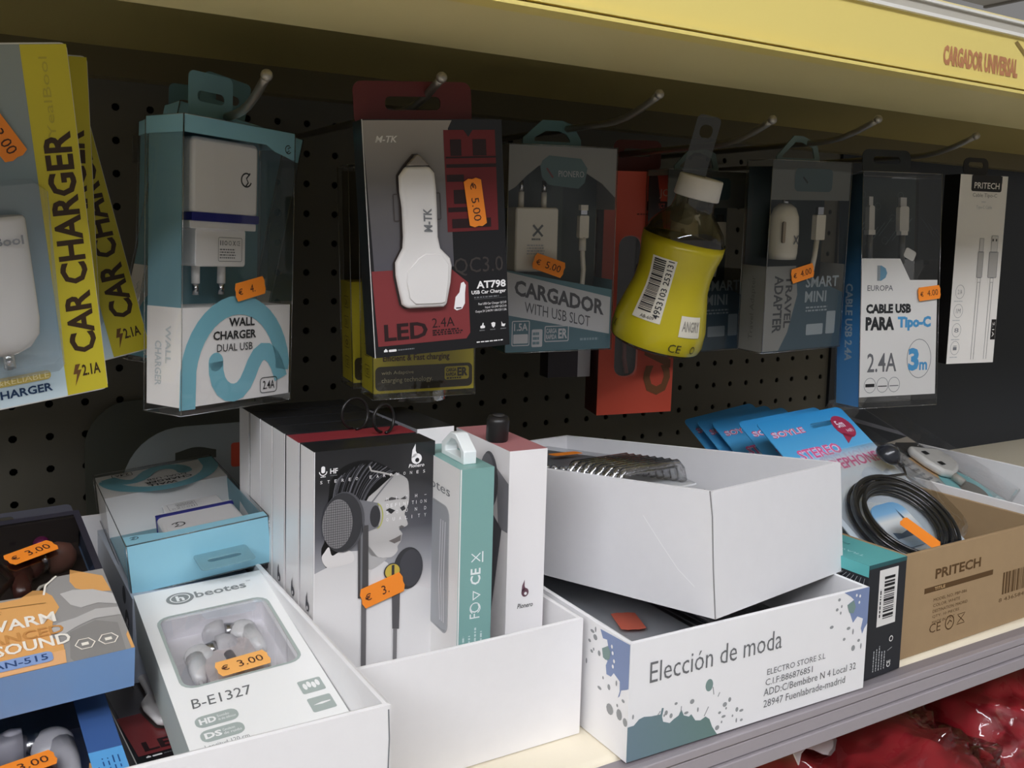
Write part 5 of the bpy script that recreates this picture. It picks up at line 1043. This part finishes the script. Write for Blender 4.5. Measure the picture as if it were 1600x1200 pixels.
def charger_pack():
    w, h = .1095, .1664
    t = thing('car_charger_pack', 'clear hanging pack with a white two port car charger and teal print beside the headphones', 'charger pack', (.7200, -.3358, 1.1760), (-64.0, 2.56, 19.11))
    f = Fr((0, 0, 0), (1, 0, 0), (0, 0, 1), w, h); mb = MB(); mb.extr(f, rr(w / 2, h / 2, w, h, .004), -.0008, mat('#8f9093', .4))
    mb.rect(f, .03, .66, .97, .97, mat('#4a4e55', .35), 1); mb.poly(f, [(.25, .93), (.97, .66), (.97, .72), (.35, .965)], mat('#8a8a92', .4), 2); mb.rect(f, .03, .22, .45, .66, mat('#b4b2b2', .4), 1); mb.rect(f, .45, .22, .97, .66, mat('#4f4c49', .4), 1)
    mb.poly(f, [(.45, .62), (.60, .645), (.97, .60), (.97, .66), (.45, .66)], mat('#b9b0a2', .4), 2); mb.rect(f, .40, .25, .50, .52, mat('#c9a77c', .4), 2); mb.fine(f, .06, .26, .38, .62, 9, GREYI, 2, .4, 13)
    tl = mat('#86c3c8', .4); mb.rect(f, .03, .03, .97, .22, tl, 1); mb.disc(f, .64, .23, .034, .026, tl, 3, 32); mb.disc(f, .66, .19, .020, .014, mat('#6f6b62', .4), 4, 28); mb.text(f, 'DUAL USB', .62, .05, .92, .10, mat('#dff0f0', .5), 5, .02)
    for i in range(4): mb.frame(f, .90, .28 + i * .08, .965, .34 + i * .08, .001, .0005, mat('#d9d9dc', .4), 3)
    mb.build('card', t)
    W1 = mat('#f0eee9', .2, coat=.4); c = MB(); c.extr(Fr((0, -.001, 0), (1, 0, 0), (0, 0, 1), 1, 1), [(.048, .088), (.055, .094), (.075, .088), (.098, .082), (.104, .070), (.096, .056), (.080, .052), (.060, .050), (.048, .056), (.045, .072)], .0075, W1); o = c.build('charger', t, bevel=.003, seg=3)
    c = MB(); g = Fr((0, -.0086, 0), (1, 0, 0), (0, 0, 1), 1, 1)
    for z in (.078, .062): c.add([g.p(x, y, 2) for x, y in ((.056, z), (.066, z - .001), (.066, z + .004), (.056, z + .005))], [(0, 1, 2, 3)], INK)
    c.ring(g, .094, .070, .0028, .0006, LGREY, 2); c.build('usb_port', o)
    c = MB(); c.tube([(.062, -.0046, .050), (.060, -.0046, .040)], .0036, mat('#bdb8ae', .3), 14); c.build('plug', t)
    b = MB(); b.extr(Fr((0, -.0003, 0), (1, 0, 0), (0, 0, 1), 1, 1), rr(w * .5, h * .5, w * .98, h * .95, .006), .0155, film('pack_film', gloss=.05, edge=.45, rough=.06, bump=.2, bscale=60)); b.build('blister', t, fixn=True)
charger_pack()

# ------------------------------------------------------------------ red bags on the lowest shelf
def red_bag(label, loc, rz, sx, sy, sz, seed):
    t = thing('red_bag', label, 'bag', loc, (0, 0, rz), 'red bags in clear film'); rnd = random.Random(seed); from mathutils import noise
    def blob(k, amp, m, nm, smooth=True, cr=0):
        mb = MB(); N, K = (110, 56) if cr else (56, 28); vs = []
        for i in range(K + 1):
            th = pi * i / K
            for j in range(N):
                a = 2 * pi * j / N; d = Vector((sin(th) * cos(a), sin(th) * sin(a), cos(th))); e = lambda v: math.copysign(abs(v) ** .62, v)
                r = k * (1 + amp * noise.fractal(d * 2.2 + Vector((seed, 0, 0)), 1.0, 2.0, 4) + cr * (abs(noise.noise(d * 6 + Vector((0, seed, 0)))) + .6 * abs(noise.noise(d * 13 + Vector((0, 0, seed)))))); vs.append((e(d.x) * sx * r, e(d.y) * sy * r, max(sz * (e(d.z) * r) + sz, .0005)))
        mb.add(vs, [(i * N + j, (i + 1) * N + j, (i + 1) * N + (j + 1) % N, i * N + (j + 1) % N) for i in range(K) for j in range(N)], m, smooth); return mb.build(nm, t)
    blob(1, .10, mat('#a3202c', .45, noise=.12, nscale=14), 'body')
    blob(1.05, .16, film('bag_film', gloss=.06, edge=.7, rough=.06, bump=1.0, bscale=35), 'film', True, .10)
    return t
def header(label, loc, rot):
    mb = MB(); P = [(0, .0)] + [(.010 * k, .006 * sin(k * .9)) for k in range(1, 8)] + [(.070, .045), (.0, .040)]
    mb.extr(Fr((0, 0, 0), (1, 0, 0), (0, 0, 1), 1, 1), P, .0008, mat('#d9cfd0', .5)); o = mb.build('paper_header'); place(o, loc, rot); tag(o, label, 'paper header')
red_bag('red bag in crinkled clear film on the lowest shelf at the bottom right', (.530, -.345, .9205), 10, .105, .095, .070, 3)
red_bag('second red bag in clear film at the right frame edge on the lowest shelf', (.775, -.330, .9205), -8, .095, .095, .068, 7)
header('white paper header sticking up from the red bag nearest the rail', (.455, -.385, 1.072), (-35, 10, 20)); header('white paper header between the two red bags under the rail', (.590, -.350, 1.070), (-40, -15, 30))
mb = MB(); mb.lathe([(0, 0), (.03, 0), (.034, .004), (.034, .16), (.030, .165), (0, .165)], mat('#2a1f20', .4), 28); o = mb.build('dark_canister'); place(o, (.660, -.180, .9202)); tag(o, 'dark canister between the red bags under the rail at the right', 'canister')
